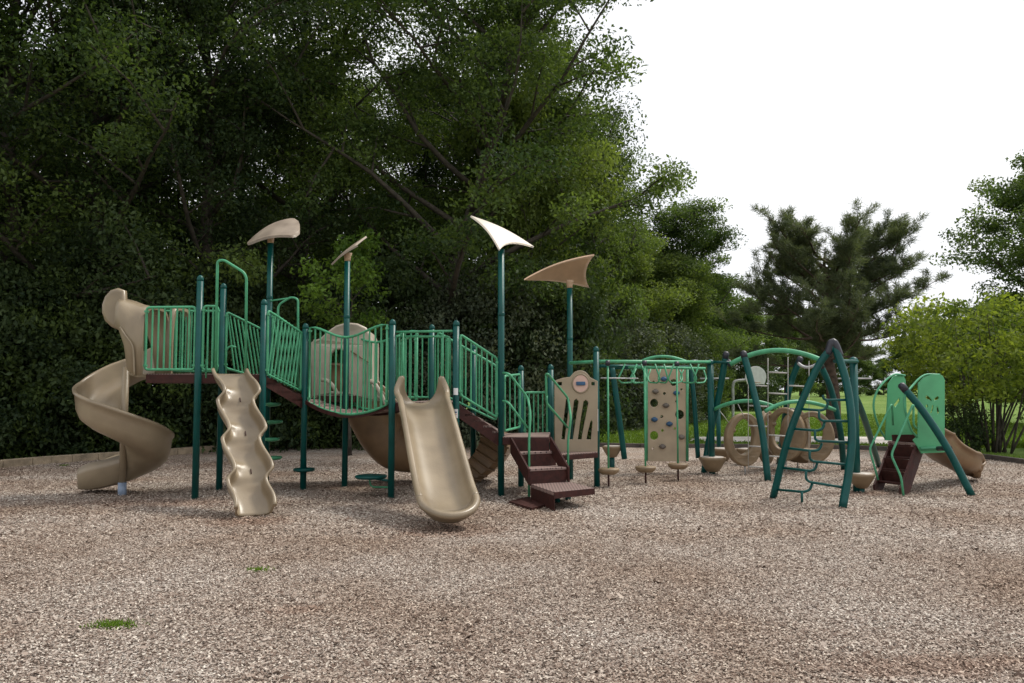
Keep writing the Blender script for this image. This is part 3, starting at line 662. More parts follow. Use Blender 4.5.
# the bar above the wide slide, hoops over the wavy climber and back ladder
hb = MB(); zb = zz(420, 331, p8.y); hb.tube([p7+Vector((.05, 0, zb)), p8+Vector((-.05, 0, zb))], .018, 8)
zb2 = zz(420, 336.5, p8.y)
hb.tube(fillet([W(397, 395, p7.y+.05), W(396, 336.5, p7.y+.05), W(400, 336.5, p7.y+.05)], .04), .015, 8)
hb.tube(fillet([W(400, 336.5, p7.y+.05), W(450, 336.5, p8.y+.05), W(450.5, 396, p8.y+.05)], .05), .015, 8)
hb.tube([W(403, 331, p7.y+.02), W(403, 392, p7.y+.02)], .013, 8); hb.tube([W(443, 331, p8.y+.02), W(443, 392, p8.y+.02)], .013, 8)
hb.build('slide_entry_bar', M['light'], PS)
Yh = 11.45
MB().tube(fillet([W(215.5, 374, Yh), W(217.5, 261, Yh), W(224, 260, Yh), W(246.5, 274, Yh), W(245.5, 376, Yh+.1)], .10, 6), .020, 10).build('hoop_handle', M['light'], PS)
MB().tube(fillet([W(278, 388, 13.1), W(278, 305, 13.1), W(291, 297, 13.1), W(298, 299, 13.1), W(298, 391, 13.1)], .09, 6), .019, 10).build('hoop_handle', M['light'], PS)
MB().tube([W(266, 301.5, p4.y), W(291, 298, 13.1)], .015, 8).build('grab_bar', M['light'], PS)
lb = MB(); lb.tube(fillet([W(226, 374, 11.9), W(226, 350, 11.9), W(230, 346, 11.9), W(236, 347, 11.9)], .05), .014, 8); lb.tube(fillet([W(206, 372, 11.3), W(206, 358, 11.3), W(206, 378, 11.3)], .03), .012, 8)
lb.build('grab_bar', M['light'], PS)
# round steps
def round_step(px, py, Y, rx, host, m='light'):
    c = W(px, py, Y); b = MB(); b.lathe([(rx*.3, -.05), (rx*.9, -.035), (rx, -.015), (rx, .0), (rx*.94, .012), (rx*.3, .014)], c, 22)
    b.tube([c+Vector((0, 0, -.03)), Vector((host.x, host.y, c.z-.05))], .02, 8); return b.build('foot_step', M[m], PS)
for i, (px, py) in enumerate(((273, 403.5), (275, 421), (272, 438.5), (274, 457))): round_step(px, py, p4.y-.12, .13, p4)
round_step(304, 469, p5.y, .17, p5, 'dark'); o = round_step(371, 476, 11.9, .24, p7, 'dark')
c = W(371, 476, 11.9); MB().tube(fillet([c+Vector((-.02, -.03, -.02)), c+Vector((0, -.03, -.16)), c+Vector((.26, -.06, -.16))], .08), .014, 8).build('foot_step_brace', M['light'], PS)

# slides ---------------------------------------------------------------
def frames(path):
    P = [Vector(p) for p in path]; out = []
    for i, p in enumerate(P):
        t = (P[min(i+1, len(P)-1)]-P[max(i-1, 0)]).normalized(); s = t.cross(Vector((0, 0, 1)))
        s = s.normalized() if s.length > 1e-4 else Vector((1, 0, 0)); out.append((p, s, s.cross(t).normalized(), t))
    return out
def usec(wd, h, th=.025, lip=.028, e=.55, n=9, floor=None):
    pts = []
    inn = []; outr = []
    for k in range(-n, n+1):
        a = k/n*math.pi/2; s_ = math.copysign(abs(math.sin(a))**e, a); c_ = abs(math.cos(a))**e if abs(k) < n else 0
        x, y = wd/2*s_, h*(1-c_)
        if floor and y < h*.5: y += floor(x)*(1-y/(h*.5))
        inn.append((x, y)); outr.append(((wd/2+th)*s_, (h+th*.0)*(1-c_)-th*c_))
    L_ = [(-wd/2-.004, h+lip*.5), (-wd/2-lip*.6, h+lip), (-wd/2-lip*1.6, h+lip*.8), (-wd/2-lip*2.1, h), (-wd/2-lip*1.8, h-lip), (-wd/2-th, h-lip*1.2)]
    R_ = [(-x, y) for x, y in L_]
    # walk: inner left->right, right lip, outer right->left, left lip back
    return inn+R_+outr[::-1][1:-1]+L_[::-1]
def sweep(path, secf, m, name, parent=PS, rot=False):
    fr = frames(path); N = len(fr); b = MB(); rings = []
    for i, (p, s, u, t) in enumerate(fr):
        rings.append([p+s*x+u*y for x, y in secf(i/(N-1))])
    b.ring_stack(rings, True); return b.build(name, M[m], parent)
# wide front slide
E = Vector((-1.335, 11.42, Z7-.01)); X = Vector((-.765, 9.30, .165))
pth_ = smooth([E, E.lerp(X, .08)+Vector((0, 0, .03)), E.lerp(X, .25)+Vector((0, 0, .05)), E.lerp(X, .60)+Vector((0, 0, .0)), E.lerp(X, .85)+Vector((0, 0, -.03)), X], 9)
def wsec(t):
    h = .20+.17*max(0, 1-t/.17)**1.1; wd = .585-.11*max(0, 1-t/.13)**1.5+.05*math.exp(-((t-.14)/.09)**2)
    return usec(wd, h, .035, .040+.010*max(0, 1-t/.12), .85)
sm2 = MB(); fr_ = frames(pth_); Nf = len(fr_)
sm2.ring_stack([[p+s_*x+u_*y for x, y in wsec(i/(Nf-1))] for i, (p, s_, u_, t_) in enumerate(fr_)])
p, s_, u_, t_ = fr_[-1]; sec = wsec(1.0); n9 = 9
half = sec[n9:2*n9+1]+sec[2*n9+1:2*n9+7]+[q for q in sec[2*n9+7:2*n9+7+2*n9-1] if q[0] > 1e-6]+[(0.0, -.035)]
sm2.ring_stack([[p+(s_*math.cos(a)+t_*math.sin(a)*1.12)*x+u_*y for x, y in half] for a in [math.pi*k/22 for k in range(23)]], True, False)
sl_ = sm2.build('slide', M['tan'], PS)
# wavy climber slide: scalloped side walls and toe bumps
E = W(230.5, 374, 11.45); X = Vector((-3.29, 9.98, .02)); d = X-E; sd_ = Vector((d.y, -d.x, 0)).normalized(); NW = 60
wp = []
for i in range(NW+1):
    t = i/NW; ph_ = ((t-.27)/.277) % 1.0; saw = (ph_/.70 if ph_ < .70 else (1-ph_)/.30)-.5; saw = math.sin(saw*math.pi)*.5
    k = -saw*.115*min(1, .35+t*4)*(1 if t < .86 else max(0, (1-t)/.14))
    z = E.z+(X.z-E.z)*t**.97; z = z if t < .93 else z
    wp.append(Vector((E.x+d.x*t, E.y+d.y*t, z))+Vector((1, 0, 0))*(-k+.035*min(1, t*8)))
def vsec(t):
    h = .10+.085*min(1, t/.12)
    def fl(x):
        b = 0
        for i in range(6):
            tc_ = (.13, .27, .40, .545, .68, .82)[i]; sx = -.15 if i % 2 else .15
            b += .05*math.exp(-((t-tc_)/.022)**2-((x-sx)/.07)**2)
        return b
    return usec(.42, h, .024, .024, .42, 9, fl)
dn = Vector((d.x, d.y, d.z)).normalized(); sN = dn.cross(Vector((0, 0, 1))).normalized(); uN = sN.cross(dn).normalized()
WC = MB().ring_stack([[p_+sN*x+uN*y for x, y in vsec(i/NW)] for i, p_ in enumerate(wp)]).build('wavy_climber', M['tan'], PS)
for t_ in (.20, .46, .73):
    c = wp[int(t_*NW)]+uN*.012; MB().box(c, (.012, .012, .075), Matrix((sN, uN, dn)).transposed()).build('grip_slot', M['brown'], WC)
# spiral slide
pole = G(122, 495); SC = Vector((pole.x, pole.y, 0))
SP = MB().tube([(pole.x, pole.y, .18), (pole.x, pole.y, 1.95)], .052, 14).build('spiral_slide', M['tan'], PS)
MB().tube([(pole.x, pole.y, -.05), (pole.x, pole.y, .19)], .062, 14).build('pole_foot', M['foot'], SP)
zf = lambda th: float(np.interp(th, [60, 90, 135, 180, 270, 360, 450, 500, 540], [1.84, 1.77, 1.55, 1.27, .95, .54, .24, .12, .08]))
rings = []
for i in range(110):
    if i < 85: th = 60+390*i/84; sx_ = 0.0
    else: th = 450.0; sx_ = .76*(i-84)/25
    a = math.radians(th); er = Vector((math.cos(a), math.sin(a), 0)); q_ = sx_/.76
    z0 = zf(th) if sx_ == 0 else .24-.15*math.sin(q_*math.pi/2)
    wl = (.44 if th > 100 else .44+.1*(100-th)/40)-.05*q_
    k = .905; iw = .16 if th < 390 else .16+.22*min(1, (th-390)/60)
    end = 1-.25*max(0, (q_-.6)/.4)**2
    prof = [(.05, iw), (.075, iw*.4), (.12, .02), (.25, -.005), (.40, 0), (.55, .03), (.65, .10), (.70, .22), (.725, wl-.03), (.735, wl), (.76, wl+.018), (.785, wl), (.785, wl-.035), (.76, wl-.05), (.745, min(.30, wl-.06)), (.73, .16), (.68, .045), (.57, -.03), (.40, -.05), (.22, -.05), (.09, -.02), (.045, iw-.13)]
    rings.append([SC+Vector((-sx_, 0, 0))+er*((r_-.4)*end+.4)*k+Vector((0, 0, z0+h_*end)) for r_, h_ in prof])
MB().ring_stack(rings).build('spiral_chute', M['tan'], SP)
# its hood
hd = MB()
def hoodring(x, y0, y1, zb0, ztop, th):
    n = 16; out = []; inn = []
    for k in range(n+1):
        a = math.pi*k/n; s_ = math.copysign(abs(math.cos(a))**.5, math.cos(a)); c_ = abs(math.sin(a))**.45
        yc, hw = (y0+y1)/2, (y1-y0)/2
        out.append(Vector((x, yc-hw*s_, zb0+(ztop-zb0)*c_))); inn.append(Vector((x, yc-(hw-th)*s_, zb0+(ztop-th-zb0)*c_)))
    return out+inn[::-1]
X0 = A0.x-.02
hd.ring_stack([hoodring(X0, 11.55, 12.5, DZ-.03, zz(147, 304, 11.55), .04), hoodring(X0-.10, 11.55, 12.5, DZ-.03, zz(140, 303, 11.55), .04), hoodring(X0-.22, 11.56, 12.5, DZ+.05, zz(134, 301, 11.56), .04),
               hoodring(X0-.28, 11.56, 12.5, DZ+.42, zz(131, 300, 11.56), .04), hoodring(X0-.36, 11.56, 12.5, DZ+.64, zz(127, 298, 11.56), .04), hoodring(X0-.44, 11.58, 12.5, DZ+.72, zz(123, 296, 11.58), .04)])
ho = hd.build('slide_hood', M['tan'], SP)
fo = [(q.x, q.z) for q in [W(x_, y_, 11.75) for x_, y_ in ((121, 293), (117, 291.5), (112, 293), (107.5, 298), (105, 305), (105, 312), (107.5, 319), (113, 324), (119, 326.5), (121.5, 325), (122, 310))]]
cut_panel('hood_lip', [fo], .16, M['tan'], lambda x, z, d: Vector((x-.10*d, 11.80+d, z)), ho, .055)
MB().tube(smooth([W(120, 327, 11.56), W(125, 335, 11.54), W(131, 343, 11.53), (134-1, 0, 0) and W(133.5, 352, 11.53), W(134.5, 376, 11.53)], 5), .014, 8).build('hood_rib', M['tan'], ho)
hb2 = MB()  # deck-side jamb of the hood, seen through the guardrail
hb2.ring_stack([hoodring(X0+.16, 12.0, 12.75, DZ, zz(165, 305, 12.0), .05), hoodring(X0+.24, 12.0, 12.75, DZ, zz(165, 305, 12.0), .05)]); hb2.build('hood_jamb', M['tan'], ho)
# hooded back slide going right
YS = 13.75; z0 = zz(330, 395, 13.4)
bp_ = smooth([Vector((-3.30, YS, z0)), Vector((-3.08, YS, z0-.06)), Vector((-2.84, YS, 1.12)), Vector((-2.58, YS, .66)), Vector((-2.28, YS, .34)), Vector((-1.95, YS, .22)), Vector((-1.3, YS, .20))], 7)
BS = sweep(bp_, lambda t: usec(.62, .45+.42*math.sin(min(1, t/.62)*math.pi/2)-.35*max(0, t-.75)/.25, .04, .03, .6), 'tan_dk', 'back_slide')
yf = 13.32
ol = [W(x_, y_, yf) for x_, y_ in ((312, 396), (312, 343.5), (316, 341.5), (321, 340), (329, 333), (337, 327.5), (347, 324.5), (357, 325.5), (364.5, 329), (368.5, 336), (370, 345), (370.5, 385), (384, 402))]
op = [W(x_, y_, yf) for x_, y_ in ((328, 393), (328, 366), (330, 353), (335, 348), (343, 347.5), (348, 353), (350, 366), (351, 394))]
HB = cut_panel('slide_hood', [[(p.x, p.z) for p in ol], [(p.x, p.z) for p in op]], .09, M['hood'], lambda x, z, d: Vector((x, yf+d+.25*(x+2.9)**2, z)), BS, .035)
MB().ring_stack([[p+Vector((0, .05, 0)), p+Vector((0, .92, -.03)), p+((W(350, 400, yf)-p).normalized()*.05)+Vector((0, .92, -.03)), p+((W(350, 400, yf)-p).normalized()*.05)+Vector((0, .05, 0))] for p in smooth(ol, 3)]).build('hood_shell', M['hood'], HB)
MB().tube([W(351, 351, yf-.04), W(360, 357, yf-.045), W(370, 363, yf-.03)], .012, 6).build('seam', M['tan_dk'], HB)
MB().tube(smooth([W(322, 380, 13.2), W(327, 380.5, 13.15), W(333, 386, 13.1), W(338, 395, 13.1)], 5), .035, 8).build('rim', M['hood'], HB)
MB().tube(smooth([W(370, 381, 13.2), W(375, 384, 13.15), W(381, 394, 13.1), W(386, 405, 13.1)], 5), .035, 8).build('rim', M['hood'], HB)
# ribbed climber bending down behind the low deck
cb = MB(); cpth = smooth([W(506, 437, 12.9), W(507, 450, 13.0), W(498, 466, 13.15), W(484, 478, 13.3), W(474, 484, 13.4)], 6)
rings = []
for i, p in enumerate(cpth):
    hw = .26
    rings.append([p, p+Vector((-.10, .0, .02)), p+Vector((-.30-.2*(1-i/len(cpth)), .3, .20)), p+Vector((-.30-.2*(1-i/len(cpth)), .72, .2)), p+Vector((.1, .75, 0))])
cb.ring_stack([[q_ for q_ in r_] for r_ in rings], False)
RC = cb.build('ribbed_climber', M['tan_dk'], PS)
rib = MB()
for i in range(2, len(cpth)-1, 3):
    p = cpth[i]; a, b, c = rings[i][1], rings[i][2], rings[i][0]; rib.tube([c+Vector((.02, -.01, 0)), a+Vector((0, -.02, 0)), b+Vector((0, -.02, 0))], .022, 7)
rib.build('rib', M['tan_dk'], RC)
# low deck + gate deck
fL = Vector((p10.x+.02, 11.82, 0)); fR = Vector(((549-512)/F*11.85, 11.85, 0))
deck([fL, fR, p12, p11, Vector((p10.x-.02, 12.75, 0))], ZL, .12)
ZG = zz(576, 452, 12.75)
deck([Vector((fR.x+.03, 12.05, 0)), Vector((p14.x, 12.75, 0)), Vector((p14.x, 13.3, 0)), Vector((p12.x, 13.3, 0))], ZG, .09)
# stairs ---------------------------------------------------------------
ST = None; sm_ = MB(); tz = [ZL, .68, .47, .255]
F1 = [Z(518, 452.5, .68), Z(556, 451, .68)]; F2 = [Z(529.5, 469, .47), Z(566.5, 467, .47)]
back = Vector((-.08, .30, 0))
def tread(front, z, bk=back, th=.035):
    l, r_ = front; b = MB(); b.slab([l, r_, r_+bk, l+bk], (0, 0, -th)); return b
sm_.slab([fL+Vector((.12, -.012, ZL-.03)), fR+Vector((-.0, -.012, ZL-.03)), fR+Vector((0, -.012, .66)), fL+Vector((.12, -.012, .66))], (0, .02, 0))   # riser 0
for (l, r_), zt_, zb_ in ((F1, .68, .45), (F2, .47, .23)):
    sm_.slab([l+Vector((0, .01, -.03)), r_+Vector((0, .01, -.03)), r_+Vector((0, .01, zb_-zt_)), l+Vector((0, .01, zb_-zt_))], (0, .02, 0))
STR = sm_.build('stairs', M['brown'], PS, .004)
for fr_, z in ((F1, .68), (F2, .47)): tread(fr_, z).build('tread', M['deck'], STR, .004)
T3 = [Z(554, 492, .255), Z(594.5, 488, .255), Z(569.5, 481.5, .255), Z(531, 484, .255)]
MB().slab(T3, (0, 0, -.05)).build('tread', M['deck'], STR, .004)
bx3 = MB(); bx3.slab([Z(531, 484, .255)+Vector((0, .0, -.05)), Z(554, 492, .255)+Vector((0, 0, -.05)), Z(554, 492, .255)+Vector((0, 0, -.25)), Z(531, 484, .255)+Vector((0, 0, -.25))], (.015, .03, 0))
bx3.slab([T3[0]+Vector((0, 0, -.002)), T3[1]+Vector((0, 0, -.002)), T3[1]+Vector((0, 0, -.085)), T3[0]+Vector((0, 0, -.085))], (.003, -.02, 0))
bx3.build('riser', M['brown'], STR)
MB().slab([Z(532, 508, .04), Z(553.5, 502.5, .04), Z(528, 496.5, .04), Z(509, 501, .04)], (0, 0, -.06)).build('ground_board', M['brown'], STR)
sg = MB()
for (a, b) in ((fL+Vector((.12, -.02, ZL)), F2[0]+Vector((-.02, -.03, 0))), (fR+Vector((0.01, -.02, ZL)), F2[1]+Vector((.02, -.03, 0)))):
    sg.slab([a, b, b+Vector((0, 0, -.22)), a+Vector((0, 0, -.24))], (.025, 0, 0)); 
sg.build('stringer', M['brown'], STR)
ps_ = MB()
for q in ((557, 503), (568, 500)):
    g_ = G(*q); ps_.tube([(g_.x, g_.y, -.02), (g_.x, g_.y, .19)], .045, 12)
ps_.build('stair_leg', M['dark'], STR)
# handrails
def handrail(paths, r=.018):
    b = MB()
    for p in paths: b.tube(fillet(p, .09, 5), r, 9)
    return b.build('handrail', M['light'], PS)
gl = G(529, 499); gr = G(568, 493); Yl = gl.y; 
handrail([[W(503, 373, 11.75), W(509, 373.5, 11.65), W(528, 398, Yl+.3), W(530.5, 414, Yl+.1), W(529, 440, Yl), W(529, 499, Yl)],
          [W(503, 401, 11.75), W(508, 402, 11.65), W(527.5, 428, Yl+.1)]])
handrail([[W(546.5, 402, 11.9), W(546, 374, 11.9), W(548, 374, 11.85), W(568, 398, gr.y+.2), W(571, 418, gr.y), W(568, 440, gr.y), W(568, 492, gr.y)],
          [W(546.5, 396, 11.9), W(546.5, 403, 11.9), W(567.5, 427.5, gr.y+.05)]])
# gate panel -----------------------------------------------------------
gy = 12.85; k_ = gy/F
def gp(px, py): q = W(px, py, gy); return (q.x, q.z)
out = [gp(555, 451.5), gp(555, 381), gp(563, 378.5), gp(570.5, 377.5)]+[gp(580+10*math.cos(a), 382-11*math.sin(a)) for a in [math.radians(150-12*i) for i in range(11)]]+[gp(590, 378), gp(597, 381.5), gp(597, 451.5)]
holes = [[gp(556.8, 381.5), gp(556.8, 386), gp(562.5, 386), gp(562.5, 381.5)], [gp(590.7, 381.5), gp(590.7, 386), gp(595.3, 386), gp(595.3, 381.5)]]
for b0, b1, t0, t1, tp_ in ((560.5, 565.2, 565.5, 570.5, 399), (569, 573.5, 573.5, 579.2, 400), (577, 582, 583, 589, 401), (585.5, 591.5, 590, 593, 421)):
    holes.append([gp(b0, 440), gp(b0+(t0-b0)*.35, 425 if tp_ < 420 else 432), gp(t0, tp_), gp((t0+t1)/2, tp_-2), gp(t1, tp_+1), gp(b1+(t1-b1)*.35, 425 if tp_ < 420 else 432), gp(b1, 440)])
GP = cut_panel('gate_panel', [out]+holes, .05, M['gate'], lambda x, z, d: Vector((x, gy+d, z)), PS, .010)
cx, cz = gp(580.5, 383.5)
rm = MB(); rm.tube([Vector((cx+.135*math.cos(a), gy-.03, cz+.15*math.sin(a))) for a in [2*math.pi*k/28 for k in range(28)]], .014, 8, closed=True); rm.build('round_rim', M['tan'], GP)
MB().ring_stack([[Vector((cx+.128*math.cos(a), y_, cz+.143*math.sin(a))) for a in [2*math.pi*k/28 for k in range(28)]] for y_ in (gy-.02, gy-.034)], False).build('round_disc', M['pink'], GP)
MB().box((cx, gy-.05, cz), (.15, .03, .062)).build('spinner_bar', M['blue'], GP, .012)
# stickers
def sticker(px, py, w_, h_, host, yoff=PR):
    c = W(px, py, host.y); n = 5; vs = []; r = PR+.002
    for i in range(n+1):
        a = -math.pi/2+(i/n-.5)*w_/r; vs += [(host.x+r*math.cos(a), host.y+r*math.sin(a), c.z-h_/2), (host.x+r*math.cos(a), host.y+r*math.sin(a), c.z+h_/2)]
    return MB().add(vs, [(2*i, 2*i+2, 2*i+3, 2*i+1) for i in range(n)], True)
sticker(455.6, 391.5, .07, .10, p8).build('age_sticker', M['white'], PO['P8']); sticker(455.6, 413.5, .07, .13, p8).build('age_sticker', M['white'], PO['P8'])
for dz_, mm_ in ((.02, 'blue'), (-.012, 'pink')):
    c = W(455.6, 413.5, p8.y); MB().box((p8.x, p8.y-PR-.004, c.z+dz_), (.035, .002, .018)).build('sticker_mark', M[mm_], PO['P8'])
sticker(597, 420, .045, .36, p14).build('warning_sticker', M['white'], PO['P14'])
# sails ----------------------------------------------------------------
def sail(tip, B, C, camber, m, host, ht, lab=None, hollow=.12, th=.03, we=.85, key_mount=True):
    tip, B, C = Vector(tip), Vector(B), Vector(C); nrm = (B-tip).cross(C-tip).normalized()
    if nrm.z < 0: nrm = -nrm
    n = 16; k = 10; top = []
    for i in range(n+1):
        u = i/n; row = []
        for j in range(k+1):
            v = j/k*2-1; wdt = u**we if we > .7 else u**.72*(1 if u < .86 else math.sqrt(1-((u-.86)/.17)**2))
            mid = tip.lerp((B+C)/2, u); half = (C-B)/2*wdt
            p = mid+half*v
            p += (tip-(B+C)/2).normalized()*hollow*(1-v*v)*u**3*1.0          # concave rear edge
            p += (C-B).normalized()*(-v)*.05*math.sin(math.pi*u)*0
            p += nrm*(camber*(1-v*v)*.35*u+camber*math.sin(math.pi*min(1, u))*.9)
            row.append(p)
        top.append(row)
    b = MB(); cols = k+1; vs = [p for r_ in top for p in r_]+[p-nrm*th for r_ in top for p in r_]; N1 = (n+1)*cols; fs = []
    for i in range(n):
        for j in range(k):
            a = i*cols+j; fs += [(a, a+1, a+cols+1, a+cols), (N1+a, N1+a+cols, N1+a+cols+1, N1+a+1)]
    for i in range(n):
        for j in (0, k): a = i*cols+j; fs.append((a, a+cols, N1+a+cols, N1+a))
    for j in range(k):
        a = n*cols+j; fs.append((a, a+1, N1+a+1, N1+a))
    b.add(vs, fs, True); o = b.build('sail', M[m], PS)
    sb = o.modifiers.new('bevel', 'BEVEL'); sb.width = .008; sb.segments = 2; sb.limit_method = 'ANGLE'; sb.angle_limit = math.radians(50)
    if lab: o['label'] = lab
    if key_mount: MB().lathe([(PR+.003, ht-.09), (PR+.004, ht-.05), (PR+.012, ht), (PR+.03, ht+.05)], (host.x, host.y, 0), 18).build('sail_mount', M['sail_warm'], o)
    return o
y4, y6, y10, y13 = p4.y, p6.y, p10.y, p13.y
sail(W(247, 243, y4-.1), W(299, 236, y4-.40), W(298, 217, y4+.40), .10, 'sail', p4, Q['P4'][1], 'brown leaf-shaped sail drooping left', -.02, .045, .6)
sail(W(331, 264, y6+.1), W(357, 245, y6-.40), W(366, 236, y6+.35), .03, 'sail', p6, Q['P6'][1], 'sail seen nearly edge on')
sail(W(471, 215.5, y10+.1), W(500, 249.5, y10-.30), W(534, 246.5, y10+.35), .06, 'sail_skylit', p10, Q['P10'][1]-.02, 'pale sail bright under the white sky', .12, .03, 1.05, False)
sail(W(524, 279, y13-.2), W(594, 254, y13-.30), W(589, 287, y13+.35), .09, 'sail_warm', p13, Q['P13'][1]-.02, 'warm tan sail seen from below', .10, .03, .9)
# overhead loop ladder to the right of the gate ------------------------
P15b = G(712, 474); P15z = zz(712, 361, P15b.y)
LD = MB(); a_ = W(570, 363, p13.y-.3); b_ = W(600, 361.5, p14.y+.05); c_ = W(712, 362, P15b.y)
LD.tube([a_, b_, c_], .030, 12); Lb = LD.build('overhead_beam', M['light'], PS)
r2_ = MB(); r2_.tube([W(600, 366, 13.7), W(640, 366.5, 14.0)], .030, 10); Rb = r2_.build('overhead_beam', M['dark'], PS)
MB().tube([W(629, 367, 13.7), W(705, 368.5, 14.6)], .026, 10).build('overhead_beam', M['light'], PS)
MB().tube([W(601, 378, 13), W(638, 378.5, 13.6)], .012, 8).build('thin_bar', M['grey'], PS)
for px, kx in ((625, 7), (637, 7), (641, -6), (655, -5), (664, -4), (674, 6), (690, -7), (699, 5)):
    Yc = 13.35+(px-620)*.012
    lp = [W(px, 364, Yc), W(px-kx, 379, Yc), W(px-kx*.5, 383, Yc+.05), W(px+kx*1.1, 382.5, Yc+.3), W(px+kx*1.5, 378, Yc+.45), W(px+kx*.7, 367, Yc+.55)]
    MB().tube(fillet(lp, .10, 5), .0145, 8).build('loop_rung', M['light'], PS)
for px, ty, by, Y_ in ((608.5, 363, 470, 13.0), (645.5, 363, 468, 13.45), (678, 364, 465, 13.9)):
    top_ = W(px, ty, Y_); c = W(px, by, Y_); rod = MB(); rod.tube([Vector((c.x, c.y, c.z)), Vector((c.x, c.y, top_.z-.05))], .017, 8)
    sw = rod.build('swaying_step', M['light'], PS)
    MB().lathe([(.02, -.075), (.12, -.07), (.165, -.03), (.18, 0), (.175, .02), (.16, .03), (.03, .03)], c, 20, 1, .8).build('step_pad', M['tan_pod'], sw)
    MB().tube([Vector((c.x, c.y, -.02)), Vector((c.x, c.y, c.z-.07))], .016, 8).build('ground_anchor', M['brown'], sw)
    MB().tube([Vector((c.x-.035, c.y, top_.z)), Vector((c.x+.035, c.y, top_.z))], .046, 12).build('clamp', M['black'], sw)
o = MB().tube([W(691, 362, P15b.y-.2), W(697, 362, P15b.y-.15)], .048, 12).build('clamp', M['black'], PS)
# rear leaning legs, arch and the holed climbing wall
wall = thing('climbing_wall', G(666, 463), 'tall tan climbing wall with round holes and blue and grey holds', 'climbing wall'); yw = 15.2
def wp2(px, py): q = W(px, py, yw); return (q.x, q.z)
wl = [wp2(647, 369.5), wp2(687, 369.5), wp2(687, 461), wp2(649, 461), wp2(647, 459)]
hs_ = []
for px, py, r_ in ((654, 403, 4.3), (654, 435.5, 4.5), (679.5, 414.5, 4.7), (673.5, 382.5, 3.6), (653.5, 382, 1.4), (664.3, 393.5, 1.7), (681.3, 389.5, 1.3), (661.7, 416.5, 1.7), (662.3, 430.5, 1.6), (674.5, 428.5, 1.4), (652.5, 448.5, 1.3), (676.3, 401.5, 1.5)):
    q = wp2(px, py); hs_.append(ell(q[0], q[1], r_*yw/F, r_*yw/F*1.05, 22))
cut_panel('wall_board', [wl]+hs_, .04, M['wall'], lambda x, z, d: Vector((x, yw+d, z)), wall, .006)
def leg(pts, r, m, parent, name='arch_leg', cap=True):
    o = MB().tube(smooth(pts, 6), r, 14).build(name, M[m], parent)
    if cap:
        t = Vector(pts[0]); d_ = (t-Vector(pts[1])).normalized(); MB().tube([t-d_*.09, t+d_*.02, t+d_*.05], [r*1.03, r*1.03, r*.5], 12).build('leg_cap', M['black'], o)
    return o
MB().tube([W(646.5, 368, yw-.03), W(646.5, 461, yw-.03)], .026, 10).build('frame_pole', M['light'], wall)
MB().tube([W(687.3, 368, yw-.03), W(687.3, 461, yw-.03)], .026, 10).build('frame_pole', M['light'], wall)
for px, py, k in ((664, 379, 'blue'), (655.5, 391.5, 'grey'), (666, 405.5, 'grey'), (676.5, 393, 'blue'), (654.5, 419.5, 'blue'), (669.5, 424, 'blue'), (681.5, 437, 'grey'), (662.5, 446.5, 'grey')):
    c = W(px, py, yw-.04); hm = MB()
    rr_ = [[c+Vector((sc_*.055*math.cos(a)*(1+.2*math.cos(2*a)), -dd_, sc_*.05*math.sin(a))) for a in [2*math.pi*j/12 for j in range(12)]] for sc_, dd_ in ((1, -.02), (1, .01), (.75, .05), (.35, .07))]
    hm.ring_stack(rr_); hm.build('hand_hold', M['hold' if k == 'grey' else k], wall, 0)
wt = MB(); wt.tube(arc3(W(642, 361, yw), W(664, 356.5, yw), W(688, 362.5, yw)), .03, 10); wt.build('top_arch', M['light'], wall)
leg([W(612, 366, 15.3), W(618, 410, 15.2), W(624.5, 459, 15.2)], .055, 'dark', wall, cap=False)
leg([W(690, 366, 15.3), W(694, 400, 15.2), W(698, 458, 15.2)], .045, 'dark', wall, cap=False)
MB().tube([W(612, 368, 15.3), W(690, 367, 15.3)], .03, 10).build('cross_beam', M['dark'], wall)
# bowl-shaped stepping pods
def pod(px, py, Y, r, parent, m='tan_pod'):
    c = W(px, py, Y); o = MB().lathe([(.06, -r*1.0), (r*.45, -r*.95), (r*.72, -r*.55), (r*.95, -r*.12), (r, 0), (r*.97, .025), (r*.86, .03)], c, 24).build('pod', M[m], parent)
    MB().lathe([(r*.86, .022), (r*.8, .036), (.02, .04)], c, 24).build('pod_top', M['pod_top'], o)
    MB().tube([Vector((c.x, c.y, -.05)), Vector((c.x, c.y, c.z-r*.9))], .05, 12).build('pod_stem', M['dark'], o)
    return o
pod(612, 447.5, 15.3, .19, wall)

# ------------------------------------------------------------------ climbing net frame
CF = thing('climbing_net', G(775, 478), 'green arched climbing frame with rope net, tan rings and wiggly ladder', 'climbing frame')
def vpost(px, by, ty, parent, r=.06):
    b = G(px, by); zt = zz(px, ty, b.y); o = MB().tube([(b.x, b.y, -.05), (b.x, b.y, zt-.03)], r, 16).build('post', M['dark'], parent)
    MB().lathe([(r+.003, zt-.05), (r+.010, zt-.03), (r+.012, zt), (r*.8, zt+.035), (.01, zt+.05)], (b.x, b.y, 0), 16).build('post_cap', M['dark'], o); return b, zt
b15, z15 = vpost(712, 474, 362, CF); b16, z16 = vpost(857, 492, 360, CF, .058)
bq, zq = vpost(719, 460, 400, CF, .05)
pod(712.5, 458.5, b15.y, .255, CF); pod(861, 475, b16.y-.02, .205, CF); pod(722, 449.5, 17.2, .26, CF); pod(746, 450, 16.8, .2, CF)
leg([W(726, 354, 14.9), W(719, 395, 15.0), W(709, 440, 15.2), G(704, 473)], .060, 'dark', CF)
leg([W(743.5, 353.5, 14.5), W(752, 385, 14.3), W(762, 430, 14.0), G(768, 481)], .060, 'dark', CF)
leg([W(800, 359, 15.6), W(792, 380, 15.7), W(787, 402, 15.8), G(779, 464)], .060, 'dark', CF)
